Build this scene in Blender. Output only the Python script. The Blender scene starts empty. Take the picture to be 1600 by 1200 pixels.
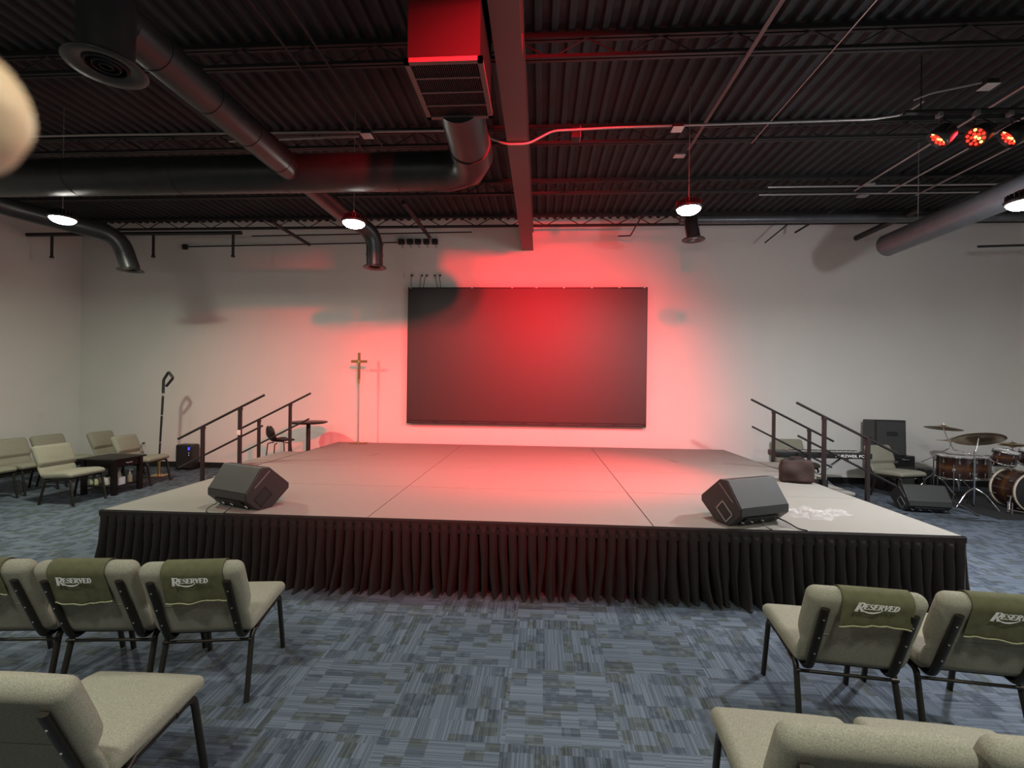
import bpy, bmesh, math, random
from mathutils import Vector, Matrix
random.seed(7)
SC = bpy.context.scene
COL = SC.collection
PI = math.pi

# ------------------------------------------------------------------ materials
def nodes(name):
    m = bpy.data.materials.new(name); m.use_nodes = True
    nt = m.node_tree; b = nt.nodes['Principled BSDF']
    return m, nt, b

def mat(name, col, rough=.5, metal=0., spec=.5, noise=0., nscale=40., bump=0., bscale=200., emis=None, estr=0., alpha=1., trans=0., sss=0., sheen=0.):
    m, nt, b = nodes(name); N = nt.nodes; L = nt.links
    b.inputs['Base Color'].default_value = (*col, 1)
    b.inputs['Roughness'].default_value = rough
    b.inputs['Metallic'].default_value = metal
    b.inputs['Specular IOR Level'].default_value = spec
    if sheen: b.inputs['Sheen Weight'].default_value = sheen
    if trans: b.inputs['Transmission Weight'].default_value = trans
    if alpha < 1: b.inputs['Alpha'].default_value = alpha
    if sss:
        b.inputs['Subsurface Weight'].default_value = sss
        b.inputs['Subsurface Radius'].default_value = (.004, .002, .001)
        b.inputs['Subsurface Scale'].default_value = 1.
    if emis:
        b.inputs['Emission Color'].default_value = (*emis, 1); b.inputs['Emission Strength'].default_value = estr
    tc = N.new('ShaderNodeTexCoord')
    if noise:
        n = N.new('ShaderNodeTexNoise'); n.inputs['Scale'].default_value = nscale; n.inputs['Detail'].default_value = 4
        L.new(tc.outputs['Object'], n.inputs['Vector'])
        r = N.new('ShaderNodeMapRange'); r.inputs['From Min'].default_value = .3; r.inputs['From Max'].default_value = .7
        r.inputs['To Min'].default_value = 1 - noise; r.inputs['To Max'].default_value = 1 + noise
        L.new(n.outputs['Fac'], r.inputs['Value'])
        mx = N.new('ShaderNodeVectorMath'); mx.operation = 'SCALE'
        mx.inputs[0].default_value = col; L.new(r.outputs['Result'], mx.inputs['Scale'])
        L.new(mx.outputs['Vector'], b.inputs['Base Color'])
    if bump:
        n2 = N.new('ShaderNodeTexNoise'); n2.inputs['Scale'].default_value = bscale; n2.inputs['Detail'].default_value = 2
        L.new(tc.outputs['Object'], n2.inputs['Vector'])
        bp = N.new('ShaderNodeBump'); bp.inputs['Strength'].default_value = bump; bp.inputs['Distance'].default_value = .004
        L.new(n2.outputs['Fac'], bp.inputs['Height']); L.new(bp.outputs['Normal'], b.inputs['Normal'])
    return m

M = {}
M['wall'] = mat('wall_paint', (.72, .705, .67), .75, noise=.02, nscale=1.3, bump=.05, bscale=90)
M['black_base'] = mat('black_vinyl', (.012, .012, .013), .5)
M['deck_black'] = mat('black_painted_steel_deck', (.021, .029, .031), .8, noise=.25, nscale=1.5)
M['steel_black'] = mat('black_painted_steel', (.014, .014, .015), .55)
M['duct_black'] = mat('black_painted_duct', (.026, .027, .028), .40, metal=.2, noise=.2, nscale=6)
M['duct_grey'] = mat('grey_painted_duct', (.10, .11, .12), .38, metal=.4, noise=.12, nscale=8)
M['beam'] = mat('red_tinted_beam_steel', (.12, .075, .072), .55)  # glow of the red stage lights mixed into the steel colour
M['conduit'] = mat('galvanised_conduit', (.42, .40, .39), .35, metal=.7)
M['plate_white'] = mat('white_plastic_plate', (.70, .68, .64), .45)
M['stage_carpet'] = mat('light_grey_stage_carpet', (.27, .255, .23), .95, spec=.1, noise=.12, nscale=220, bump=.4, bscale=600)
M['stage_edge'] = mat('black_stage_edge', (.012, .011, .011), .6)
M['skirt'] = mat('black_pleated_polyester', (.017, .0135, .013), .8, spec=.2, noise=.1, nscale=30, sheen=.05)
M['chair_fabric'] = mat('greige_woven_fabric', (.28, .27, .213), .95, spec=.1, noise=.26, nscale=240, bump=.5, bscale=420)
M['chair_metal'] = mat('dark_bronze_metal', (.035, .030, .024), .35, metal=.6)
M['screw'] = mat('bright_screw', (.75, .75, .72), .3, metal=.9)
M['olive'] = mat('olive_cover_cloth', (.105, .105, .058), .9, spec=.15, noise=.12, nscale=25)
M['olive_hem'] = mat('olive_cover_hem', (.26, .26, .16), .9, spec=.15)
M['white_print'] = mat('white_lettering', (.95, .95, .92), .6)
M['spk'] = mat('black_speaker_grille', (.035, .038, .036), .55, noise=.1, nscale=300, bump=.3, bscale=900)
M['spk_body'] = mat('black_speaker_cabinet', (.022, .020, .020), .42, bump=.2, bscale=500)
M['black_plastic'] = mat('black_plastic', (.015, .015, .016), .4)
M['rubber'] = mat('black_rubber_cable', (.012, .012, .012), .5)
M['rail'] = mat('black_powder_coated_rail', (.028, .022, .022), .4, metal=.2)
M['gold'] = mat('brass', (.62, .42, .16), .3, metal=.9)
M['gold_dark'] = mat('dark_brass', (.22, .14, .045), .45, metal=.6)
M['silver'] = mat('brushed_silver', (.62, .6, .58), .28, metal=.9)
M['chrome'] = mat('chrome', (.8, .8, .82), .12, metal=1)
M['dark_wood'] = mat('espresso_wood', (.008, .006, .0055), .4, spec=.3, noise=.3, nscale=12)
M['cymbal'] = mat('bronze_cymbal', (.40, .31, .20), .34, metal=.85, noise=.25, nscale=14)
M['drum_head'] = mat('white_drum_head', (.72, .72, .70), .5)
M['black_head'] = mat('black_drum_head', (.02, .02, .022), .35)
M['hoop_white'] = mat('pale_wood_hoop', (.60, .52, .42), .4)
M['brown_leather'] = mat('dark_brown_bag_cloth', (.030, .012, .010), .8, noise=.35, nscale=9, bump=.3, bscale=60)
M['plastic_clear'] = mat('clear_plastic_film', (.80, .76, .76), .4, alpha=.25, spec=.6)
M['tissue'] = mat('pale_blue_tissue_box', (.55, .60, .66), .7)
M['green_glass'] = mat('clear_soap_bottle', (.55, .55, .38), .15, alpha=.8)
M['skin'] = mat('skin', (.74, .53, .33), .5, sss=.2)
M['nail'] = mat('finger_nail', (.78, .52, .42), .3)
M['rug'] = mat('black_drum_rug', (.016, .016, .018), .95, noise=.3, nscale=60)
M['lens'] = mat('lit_lamp_lens', (1, 1, 1), .4, emis=(1, .98, .88), estr=110)
M['led_red'] = mat('lit_red_led', (1, .1, .02), .4, emis=(1, .02, .012), estr=3.5)
M['led_hot'] = mat('lit_red_led_core', (1, .5, .2), .4, emis=(1, .40, .10), estr=4.5)
M['led_blue'] = mat('lit_blue_display', (.05, .05, 1), .4, emis=(.03, .04, 1), estr=2.2)
M['led_dot'] = mat('lit_small_indicator', (.8, .8, 1), .4, emis=(.6, .7, 1), estr=1.2)
M['grey_metal'] = mat('grey_metal_plate', (.30, .31, .32), .35, metal=.6)
M['stage_tape'] = mat('grey_tape_mark', (.17, .15, .14), .7)

# LED wall face: near-black, half matte
M['screen'] = mat('black_led_panel_face', (.012, .006, .006), .49, spec=.8, noise=.06, nscale=3)
M['screen'].node_tree.nodes['Principled BSDF'].inputs['IOR'].default_value = 1.52

# drum shells: dark edged amber lacquer (a painted fade that belongs to the drum)
def burst(axis):
    m, nt, b = nodes('burst_lacquer_' + axis); N = nt.nodes; L = nt.links
    tc = N.new('ShaderNodeTexCoord'); sp = N.new('ShaderNodeSeparateXYZ'); L.new(tc.outputs['Generated'], sp.inputs[0])
    a = N.new('ShaderNodeMath'); a.operation = 'SUBTRACT'; a.inputs[1].default_value = .5; L.new(sp.outputs[axis.upper()], a.inputs[0])
    c = N.new('ShaderNodeMath'); c.operation = 'ABSOLUTE'; L.new(a.outputs[0], c.inputs[0])
    n = N.new('ShaderNodeTexNoise'); n.inputs['Scale'].default_value = 2.5; L.new(tc.outputs['Generated'], n.inputs['Vector'])
    ad = N.new('ShaderNodeMath'); ad.operation = 'MULTIPLY_ADD'; ad.inputs[1].default_value = .25; L.new(n.outputs['Fac'], ad.inputs[0]); L.new(c.outputs[0], ad.inputs[2])
    r = N.new('ShaderNodeValToRGB'); L.new(ad.outputs[0], r.inputs[0])
    e = r.color_ramp.elements
    e[0].position = .06; e[0].color = (.12, .052, .018, 1)
    e[1].position = .46; e[1].color = (.022, .009, .007, 1)
    k = e.new(.25); k.color = (.045, .018, .010, 1)
    L.new(r.outputs[0], b.inputs['Base Color']); b.inputs['Roughness'].default_value = .18
    b.inputs['Coat Weight'].default_value = .4
    return m
M['burst_z'] = burst('z'); M['burst_y'] = burst('y')

# carpet tiles: quarter-turned squares with blocks and pin stripes
def carpet():
    m, nt, b = nodes('blue_grey_carpet_tile'); N = nt.nodes; L = nt.links
    def mth(op, a, c=None, d=None):
        n = N.new('ShaderNodeMath'); n.operation = op
        for i, v in enumerate((a, c, d)):
            if v is None: continue
            if isinstance(v, (int, float)): n.inputs[i].default_value = v
            else: L.new(v, n.inputs[i])
        return n.outputs[0]
    def comb(x, y, z):
        n = N.new('ShaderNodeCombineXYZ')
        for i, v in enumerate((x, y, z)):
            if isinstance(v, (int, float)): n.inputs[i].default_value = v
            else: L.new(v, n.inputs[i])
        return n.outputs[0]
    def wn(v):
        n = N.new('ShaderNodeTexWhiteNoise'); n.noise_dimensions = '3D'; L.new(v, n.inputs['Vector']); return n.outputs['Value']
    tc = N.new('ShaderNodeTexCoord'); sp = N.new('ShaderNodeSeparateXYZ'); L.new(tc.outputs['Object'], sp.inputs[0])
    T = .61
    x = mth('ADD', sp.outputs[0], 40.17); y = mth('ADD', sp.outputs[1], 40.05)
    tx = mth('FLOOR', mth('DIVIDE', x, T)); ty = mth('FLOOR', mth('DIVIDE', y, T))
    par = mth('MODULO', mth('ADD', tx, ty), 2.)
    par = mth('GREATER_THAN', par, .5)
    inv = mth('SUBTRACT', 1., par)
    uu = mth('ADD', mth('MULTIPLY', x, par), mth('MULTIPLY', y, inv))
    vv = mth('ADD', mth('MULTIPLY', y, par), mth('MULTIPLY', x, inv))
    # blocks
    cu = mth('FLOOR', mth('DIVIDE', uu, .095)); cv = mth('FLOOR', mth('DIVIDE', vv, .062))
    blk = wn(comb(cu, cv, mth('ADD', tx, mth('MULTIPLY', ty, 7.3))))
    cu2 = mth('FLOOR', mth('DIVIDE', uu, .031)); cv2 = mth('FLOOR', mth('DIVIDE', vv, .026))
    blk2 = wn(comb(cu2, cv2, 3.3))
    # pin stripes running along u
    st = wn(comb(mth('FLOOR', mth('DIVIDE', vv, .0065)), mth('FLOOR', mth('DIVIDE', uu, .19)), tx))
    tile = wn(comb(tx, ty, 1.7))
    grid = mth('GREATER_THAN', blk, .52)
    dark = mth('MULTIPLY', grid, mth('ADD', mth('MULTIPLY', mth('GREATER_THAN', blk2, .35), .5), .5))
    nz = N.new('ShaderNodeTexNoise'); nz.inputs['Scale'].default_value = 260; nz.inputs['Detail'].default_value = 3; L.new(tc.outputs['Object'], nz.inputs['Vector'])
    fac = mth('ADD', mth('MULTIPLY', dark, -.24), .60)
    fac = mth('ADD', fac, mth('MULTIPLY', mth('SUBTRACT', st, .5), .30))
    fac = mth('ADD', fac, mth('MULTIPLY', mth('SUBTRACT', nz.outputs['Fac'], .5), .7))
    fac = mth('ADD', fac, mth('MULTIPLY', mth('SUBTRACT', tile, .5), .10))
    r = N.new('ShaderNodeValToRGB'); L.new(fac, r.inputs[0]); e = r.color_ramp.elements
    e[0].position = .12; e[0].color = (.034, .041, .050, 1)
    e[1].position = .95; e[1].color = (.178, .210, .262, 1)
    k = e.new(.5); k.color = (.080, .098, .126, 1)
    # olive tint on some blocks
    ol = N.new('ShaderNodeMixRGB'); ol.blend_type = 'MULTIPLY'; ol.inputs[2].default_value = (1.05, 1.0, .82, 1)
    L.new(mth('MULTIPLY', mth('GREATER_THAN', blk, .80), .8), ol.inputs[0]); L.new(r.outputs[0], ol.inputs[1])
    L.new(ol.outputs[0], b.inputs['Base Color']); b.inputs['Roughness'].default_value = .95; b.inputs['Specular IOR Level'].default_value = .1
    bp = N.new('ShaderNodeBump'); bp.inputs['Strength'].default_value = .35; bp.inputs['Distance'].default_value = .003
    L.new(nz.outputs['Fac'], bp.inputs['Height']); L.new(bp.outputs['Normal'], b.inputs['Normal'])
    return m
M['carpet'] = carpet()

# ------------------------------------------------------------------ mesh builder
def V(*a): return Vector(a)

def smooth_path(pts, closed=False, rad=.03, n=5):
    """round the corners of a polyline"""
    pts = [Vector(p) for p in pts]
    if len(pts) < 3: return pts
    out = [pts[0]]
    for i in range(1, len(pts) - 1):
        a, b, c = pts[i-1], pts[i], pts[i+1]
        d1 = (a - b); d2 = (c - b); l1 = d1.length; l2 = d2.length
        if l1 < 1e-6 or l2 < 1e-6: continue
        r = min(rad, l1 * .48, l2 * .48)
        p0 = b + d1 / l1 * r; p1 = b + d2 / l2 * r
        for k in range(n + 1):
            t = k / n
            out.append(p0 * (1-t)**2 + b * 2*t*(1-t) + p1 * t*t)
    out.append(pts[-1])
    return out

class MB:
    def __init__(s): s.v = []; s.f = []; s.sm = []
    def add(s, vs, fs, smooth=False):
        o = len(s.v); s.v += [tuple(p) for p in vs]
        s.f += [tuple(i + o for i in f) for f in fs]; s.sm += [smooth] * len(fs)
        return s
    def box(s, x0, y0, z0, x1, y1, z1, mt=None):
        vs = [V(x, y, z) for z in (z0, z1) for y in (y0, y1) for x in (x0, x1)]
        if mt: vs = [mt @ p for p in vs]
        return s.add(vs, [(0,2,3,1),(4,5,7,6),(0,1,5,4),(2,6,7,3),(0,4,6,2),(1,3,7,5)])
    def cbox(s, c, d, r=0., mt=None, seg=2):
        """box by centre and size with rounded edges"""
        if r <= 0: return s.box(c[0]-d[0]/2, c[1]-d[1]/2, c[2]-d[2]/2, c[0]+d[0]/2, c[1]+d[1]/2, c[2]+d[2]/2, mt)
        return s.rbox(c, d, r, seg=seg, mt=mt)
    def rbox(s, c, d, r, nx=1, ny=1, nz=1, seg=3, fn=None, mt=None):
        """rounded box with inner subdivisions, fn deforms local points"""
        h = [q / 2 for q in d]; r = min(r, *[q * .97 for q in h])
        def ticks(hh, n):
            e = [-hh + r - r * math.tan(math.radians(45) * (1 - k/seg)) if k < seg else -hh + r for k in range(seg + 1)]
            inner = [-(hh-r) + 2*(hh-r)*k/n for k in range(1, n)]
            return e + inner + [-q for q in reversed(e)]
        T = [ticks(h[0], nx), ticks(h[1], ny), ticks(h[2], nz)]
        idx = {}; vs = []; fs = []
        def vert(i, j, k):
            key = (i, j, k)
            if key in idx: return idx[key]
            p = V(T[0][i], T[1][j], T[2][k])
            q = V(*[max(-(h[a]-r), min(h[a]-r, p[a])) for a in range(3)])
            dd = p - q
            if dd.length > 1e-9: p = q + dd.normalized() * r
            if fn: p = V(*fn(p.x, p.y, p.z))
            p = p + V(*c)
            if mt: p = mt @ p
            idx[key] = len(vs); vs.append(p); return idx[key]
        A, B, C = len(T[0])-1, len(T[1])-1, len(T[2])-1
        for i in range(A):
            for j in range(B):
                fs.append((vert(i,j,0), vert(i,j+1,0), vert(i+1,j+1,0), vert(i+1,j,0)))
                fs.append((vert(i,j,C), vert(i+1,j,C), vert(i+1,j+1,C), vert(i,j+1,C)))
        for i in range(A):
            for k in range(C):
                fs.append((vert(i,0,k), vert(i+1,0,k), vert(i+1,0,k+1), vert(i,0,k+1)))
                fs.append((vert(i,B,k), vert(i,B,k+1), vert(i+1,B,k+1), vert(i+1,B,k)))
        for j in range(B):
            for k in range(C):
                fs.append((vert(0,j,k), vert(0,j,k+1), vert(0,j+1,k+1), vert(0,j+1,k)))
                fs.append((vert(A,j,k), vert(A,j+1,k), vert(A,j+1,k+1), vert(A,j,k+1)))
        return s.add(vs, fs, True)
    def tube(s, pts, r, n=10, r2=None, up=None, caps=True, smooth=True, radii=None):
        """sweep an ellipse (r across, r2 along up) along a path"""
        pts = [Vector(p) for p in pts]; r2 = r if r2 is None else r2
        m = len(pts); vs = []; prev = None
        for i, p in enumerate(pts):
            t = (pts[min(i+1, m-1)] - pts[max(i-1, 0)])
            if t.length < 1e-9: t = V(0,0,1)
            t.normalize()
            if up is not None: a = Vector(up)
            elif prev is not None: a = prev
            else: a = V(0,0,1) if abs(t.z) < .9 else V(1,0,0)
            a = (a - t * a.dot(t))
            if a.length < 1e-6: a = V(1,0,0) - t * t.x
            a.normalize(); prev = a; b = t.cross(a)
            k = radii[i] if radii else 1.
            for q in range(n):
                w = 2*PI*q/n
                vs.append(p + a * math.cos(w) * r2 * k + b * math.sin(w) * r * k)
        fs = []
        for i in range(m-1):
            for q in range(n):
                q2 = (q+1) % n
                fs.append((i*n+q, i*n+q2, (i+1)*n+q2, (i+1)*n+q))
        s.add(vs, fs, smooth)
        if caps: s.add(vs[:n], [tuple(reversed(range(n)))]); s.add(vs[-n:], [tuple(range(n))])
        return s
    def cyl(s, p0, p1, r, n=16, r1=None, caps=True):
        p0, p1 = Vector(p0), Vector(p1)
        return s.tube([p0, p1], r, n, caps=caps, radii=[1., (r1 / r if r1 is not None else 1.)])
    def lathe(s, prof, n=28, mt=None, smooth=True):
        """profile (r,z) about z"""
        vs = []; m = len(prof)
        for (r, z) in prof:
            for q in range(n):
                w = 2*PI*q/n; p = V(r*math.cos(w), r*math.sin(w), z); vs.append(mt @ p if mt else p)
        fs = [(i*n+q, i*n+(q+1)%n, (i+1)*n+(q+1)%n, (i+1)*n+q) for i in range(m-1) for q in range(n)]
        return s.add(vs, fs, smooth)
    def prism(s, poly, x0, x1, mt=None):
        """poly of (y,z) extruded along x"""
        n = len(poly); vs = [V(x0, a, b) for a, b in poly] + [V(x1, a, b) for a, b in poly]
        if mt: vs = [mt @ p for p in vs]
        fs = [tuple(reversed(range(n))), tuple(range(n, 2*n))] + [(i, (i+1)%n, n+(i+1)%n, n+i) for i in range(n)]
        return s.add(vs, fs)
    def build(s, name, m, parent=None, loc=None, rot=None, bevel=0., solid=0., fix=True):
        me = bpy.data.meshes.new(name); me.from_pydata(s.v, [], s.f)
        for p, k in zip(me.polygons, s.sm): p.use_smooth = k
        if fix:
            bm = bmesh.new(); bm.from_mesh(me); bmesh.ops.recalc_face_normals(bm, faces=bm.faces); bm.to_mesh(me); bm.free()
        me.materials.append(m if not isinstance(m, str) else M[m])
        o = bpy.data.objects.new(name, me); COL.objects.link(o)
        if parent: o.parent = parent
        if loc: o.location = loc
        if rot: o.rotation_euler = rot
        if bevel:
            bv = o.modifiers.new('b', 'BEVEL'); bv.width = bevel; bv.segments = 2; bv.limit_method = 'ANGLE'; bv.angle_limit = math.radians(40)
        if solid:
            so = o.modifiers.new('s', 'SOLIDIFY'); so.thickness = solid; so.offset = 0
        return o

def tag(o, label, cat, group=None, kind=None):
    o['label'] = label; o['category'] = cat
    if group: o['group'] = group
    if kind: o['kind'] = kind
    return o
def thing(name, label, cat, loc=(0,0,0), rz=0., group=None):
    o = bpy.data.objects.new(name, None); COL.objects.link(o)
    o.location = loc; o.rotation_euler = (0, 0, rz); o.empty_display_size = .1
    return tag(o, label, cat, group)
def struct(o, label=None):
    o['kind'] = 'structure'
    if label: o['label'] = label
    return o
def dup(root, loc, rz, label, group=None):
    r = root.copy(); COL.objects.link(r); r.location = loc; r.rotation_euler = (0, 0, rz); r['label'] = label
    if group: r['group'] = group
    for ch in list(root.children):
        c = ch.copy(); COL.objects.link(c); c.parent = r
        for g in list(ch.children):
            d = g.copy(); COL.objects.link(d); d.parent = c
    return r
R = math.radians

# ------------------------------------------------------------------ the room
XL, XR, YB, YF, ZC = -9.3, 9.02, 5.1, -9.0, 5.0
struct(MB().box(XL-.2, YF-.2, -.12, XR+.2, YB+.2, 0).build('floor', 'carpet'), 'blue-grey patterned carpet tile floor')
struct(MB().box(XL-.2, YB, 0, XR+.2, YB+.2, ZC+.1).build('wall_back', 'wall'), 'pale painted wall behind the stage')
struct(MB().box(XL-.2, YF, 0, XL, YB, ZC+.1).build('wall_left', 'wall'), 'pale painted wall at the left side of the room')
struct(MB().box(XR, YF, 0, XR+.2, YB, ZC+.1).build('wall_right', 'wall'), 'pale painted wall at the right side of the room')
struct(MB().box(XL-.2, YF-.2, 0, XR+.2, YF, ZC+.1).build('wall_front', 'wall'), 'pale painted wall behind the audience')
struct(MB().box(XL, YB-.014, 0, XR, YB, .11).build('baseboard_back', 'black_base'), 'black vinyl baseboard under the stage wall')
struct(MB().box(XL, YF, 0, XL+.014, YB-.014, .11).build('baseboard_left', 'black_base'), 'black vinyl baseboard of the left wall')
struct(MB().box(XR-.014, YF, 0, XR, YB-.014, .11).build('baseboard_right', 'black_base'), 'black vinyl baseboard of the right wall')
# corrugated roof deck, ribs run front to back
def deck():
    b = MB(); pitch = .152; prof = []
    x = XL - .1
    while x < XR + .1:
        prof += [(x, ZC), (x + .045, ZC), (x + .065, ZC + .045), (x + .130, ZC + .045)]
        x += pitch
    n = len(prof)
    vs = [V(x, YF - .1, z) for x, z in prof] + [V(x, YB + .02, z) for x, z in prof]
    b.add(vs, [(i, i+1, n+i+1, n+i) for i in range(n-1)])
    b.box(XL-.2, YF-.2, ZC+.06, XR+.2, YB+.2, ZC+.12)
    return b.build('ceiling', 'deck_black', fix=False)
struct(deck(), 'black painted corrugated steel roof deck')

# open-web bar joists running across the room
def joist_mesh():
    b = MB(); x0, x1 = XL+.05, XR-.05; zt, zb = ZC-.02, 4.78
    for s in (-.022, .022):
        b.box(x0, s-.014, zt-.03, x1, s+.014, zt+.018)
        b.box(x0, s-.014, zb-.014, x1, s+.014, zb+.016)
    k = 0; x = x0
    while x + .33 < x1:
        a_, c_ = (zb, zt-.02) if k % 2 else (zt-.02, zb)
        b.tube([(x, 0, a_), (x+.33, 0, c_)], .0085, 6); x += .33; k += 1
    return b
jm = None
JY = [(4.82, 'closest to the stage wall'), (3.35, 'second from the stage wall'), (1.85, 'third from the stage wall'), (.35, 'fourth from the stage wall'), (-1.15, 'nearest the viewer')]
for y, w in JY:
    if jm is None: jm = joist_mesh().build('roof_joist', 'steel_black', loc=(0, y, 0)); o = jm
    else: o = jm.copy(); COL.objects.link(o); o.location = (0, y, 0)
    tag(o, 'black open-web steel joist under the roof deck, ' + w, 'joist', 'open-web roof joists')

# main steel girder, wide flange, runs front to back to the stage wall
g = thing('steel_girder', 'dull steel I-beam girder tinted by red stage light, running down the middle of the ceiling to the stage wall', 'beam', (-.02, 0, 4.39))
MB().box(-.11, -8.9, 0, .11, 5.08, .018).build('bottom_flange', 'beam', g)
MB().box(-.006, -8.9, .018, .006, 5.08, .352).build('web', 'beam', g)
MB().box(-.11, -8.9, .352, .11, 5.08, .37).build('top_flange', 'beam', g)
MB().box(.006, -.02, .05, .10, .0, .35).box(-.10, -.02, .05, -.006, 0, .35).build('stiffener_plate', 'beam', g)

# bridging bars and pipes under the deck running front to back
def bar(name, pts, r, m, label, cat, group=None, flat=None, rad=.05, n=8):
    b = MB(); b.tube(smooth_path(pts, rad=rad), r, n, r2=flat, up=(0,0,1) if flat else None)
    return tag(b.build(name, m), label, cat, group)
bar('bridging_bar', [(2.06, -2.5, 4.72), (2.06, 1.95, 4.72)], .022, 'beam', 'long flat red-tinted bridging bar right of the girder', 'bar', 'ceiling bridging bars', flat=.006)
bar('bridging_bar', [(-2.03, -1.5, 4.74), (-2.03, 1.9, 4.74)], .012, 'steel_black', 'thin dark bridging bar above the round duct, nearer the left branch duct', 'bar', 'ceiling bridging bars')
bar('bridging_bar', [(-1.75, -1.5, 4.74), (-1.75, 1.75, 4.74)], .010, 'steel_black', 'thin dark bridging bar above the round duct, nearer the air plenum', 'bar', 'ceiling bridging bars')
bar('ceiling_wire', [(2.80, -1.5, 4.76), (2.80, 1.9, 4.76)], .006, 'conduit', 'thin pale wire under the deck left of the red lights', 'wire')
for x, y0, y1, w in ((4.92, .2, 3.3, 'leftmost of three by the red lights'), (5.46, .9, 3.4, 'middle of three by the red lights'), (5.95, 1.2, 3.5, 'rightmost of three by the red lights')):
    bar('bridging_bar', [(x, y0, 4.74), (x, y1, 4.74)], .013, 'conduit', 'slim grey bridging bar under the deck, ' + w, 'bar', 'ceiling bridging bars')
# pipe stubs that stop short of the stage wall
for x, y0, z, r, w in ((-4.2, 3.4, 4.41, .03, 'stub left of the curved duct outlet by the middle lamp'), (-1.86, 3.0, 4.53, .035, 'stub ending over the black outlet boxes'), (5.85, 3.3, 4.46, .05, 'thick stub right of the spiral duct middle'), (4.80, 3.6, 4.57, .018, 'thin stub above the right handrails')):
    bar('pipe_stub', [(x, y0, z), (x, 4.68, z)], r, 'steel_black', 'black painted ceiling pipe, ' + w, 'pipe', 'black ceiling pipe ends')
bar('brace_rod', [(4.28, 4.7, 4.39), (4.72, 4.5, 4.78)], .012, 'steel_black', 'thin black bent brace rod below the joist, right of the round drop vent', 'rod', 'ceiling brace rods')
bar('brace_rod', [(1.70, 4.9, 4.60), (1.88, 4.7, 4.54), (2.02, 4.0, 4.80)], .012, 'steel_black', 'thin black bent brace rod below the joist, just right of the girder end', 'rod', 'ceiling brace rods', rad=.01)

# ------------------------------------------------------------------ ducts
def ring_seams(b, p0, p1, r, step, rr=.006, n=24):
    p0, p1 = Vector(p0), Vector(p1); L = (p1-p0).length; d = (p1-p0)/L; k = step/2
    while k < L:
        c = p0 + d*k; b.cyl(c - d*.006, c + d*.006, r + rr, n); k += step
DZ = 4.03
d = thing('main_round_duct', 'large black round air duct crossing the ceiling with a segmented elbow', 'duct', (0, 0, 0))
b = MB(); b.cyl((-9.25, .93, DZ), (-.84, .93, DZ), .195, 36)
ring_seams(b, (-9.2, .93, DZ), (-.84, .93, DZ), .195, 1.22, .004, 36)
b.build('straight_run', 'duct_black', d)
# mitred elbow: four gores turning toward the viewer
cx, cy, er = -.84, .52, .41
def ell(a): return V(cx + er*math.sin(a), cy + er*math.cos(a), DZ)
angs = [0, R(30), R(60), R(90)]
b = MB()
pts = [V(cx-.02, .93, DZ)] + [ell(a) for a in (R(12), R(40), R(68))] + [V(cx+er, cy-.02, DZ)]
# sharp gored look: flat shaded segments
b.tube([V(cx-.02, .93, DZ), V(cx+.12, .93, DZ), V(cx+.33, .81, DZ), V(cx+.41, .60, DZ), V(cx+.41, .38, DZ)], .2, 32, up=(0,0,1))
b.build('elbow', 'duct_black', d)
MB().cyl((cx+er, .40, DZ), (cx+er, -.16, DZ+.06), .19, 32).build('connector', 'duct_black', d)

pl = thing('air_plenum_box', 'black sheet metal plenum box with a louvred grille on its underside, left of the girder', 'vent', (-.42, -.49, 3.96))
MB().box(-.25, -.32, .02, .25, .33, .78).build('box', mat('dimmed_plenum_black', (.007, .007, .0075), .7, spec=.2), pl, bevel=.004)  # duct black darkened so the box stays dim under the red lights
b = MB()
for (x0, y0, x1, y1) in ((-.27, -.34, .27, -.305), (-.27, .305, .27, .34), (-.27, -.34, -.235, .34), (.235, -.34, .27, .34)): b.box(x0, y0, -.008, x1, y1, .022)
for y in (-.16, 0, .16): b.box(-.24, y-.006, -.006, .24, y+.006, .018)
b.build('grille_frame', 'beam', pl)
b = MB()
for i in range(34):
    x = -.23 + i * .46/33; b.box(x-.0022, -.31, .0, x+.0022, .31, .016)
o = b.build('grille_louvres', 'steel_black', pl)

# branch run crossing front to back
b_ = thing('branch_round_duct', 'black branch duct from the flared near outlet back past the main duct', 'duct', (0, 0, 0))
b = MB(); b.cyl((-2.40, -1.15, DZ), (-2.40, .82, DZ), .135, 28); ring_seams(b, (-2.4, -1.15, DZ), (-2.4, .8, DZ), .135, .5, .004, 28); b.build('near_run', 'duct_black', b_)
b = MB(); b.tube(smooth_path([(-2.40, -1.10, DZ), (-2.40, -1.30, DZ+.02), (-2.29, -1.36, DZ-.02), (-2.29, -1.36, 3.64)], rad=.12), .135, 28); b.build('drop_elbow', 'duct_black', b_)
def flare(b, c, r0, r1, h=.05):
    b.lathe([(r0, h), (r0*1.03, h*.5), (r1*.94, .012), (r1, 0), (r1*.97, -.006), (r0*1.0, .004), (r0*.72, .02)], 32, Matrix.Translation(c))
b = MB(); flare(b, (-2.29, -1.36, 3.60), .135, .20); b.build('flared_outlet', 'duct_black', b_)
b = MB(); c0 = Matrix.Translation((-2.29, -1.36, 3.60))
for r in (.10, .065, .03): b.lathe([(r, .0), (r+.012, .02), (r+.008, .024), (r-.004, .004), (r, 0)], 28, c0)
b.build('diffuser_rings', 'steel_black', b_)
b = MB(); b.tube(smooth_path([(-2.40, 1.05, DZ), (-2.40, 2.25, DZ), (-2.15, 2.60, DZ-.10), (-2.15, 2.62, 3.47)], rad=.25, n=7), .115, 26); b.build('far_run', 'duct_black', b_)
b = MB(); flare(b, (-2.15, 2.62, 3.44), .112, .165, .04); b.build('flared_outlet', 'duct_black', b_)
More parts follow.
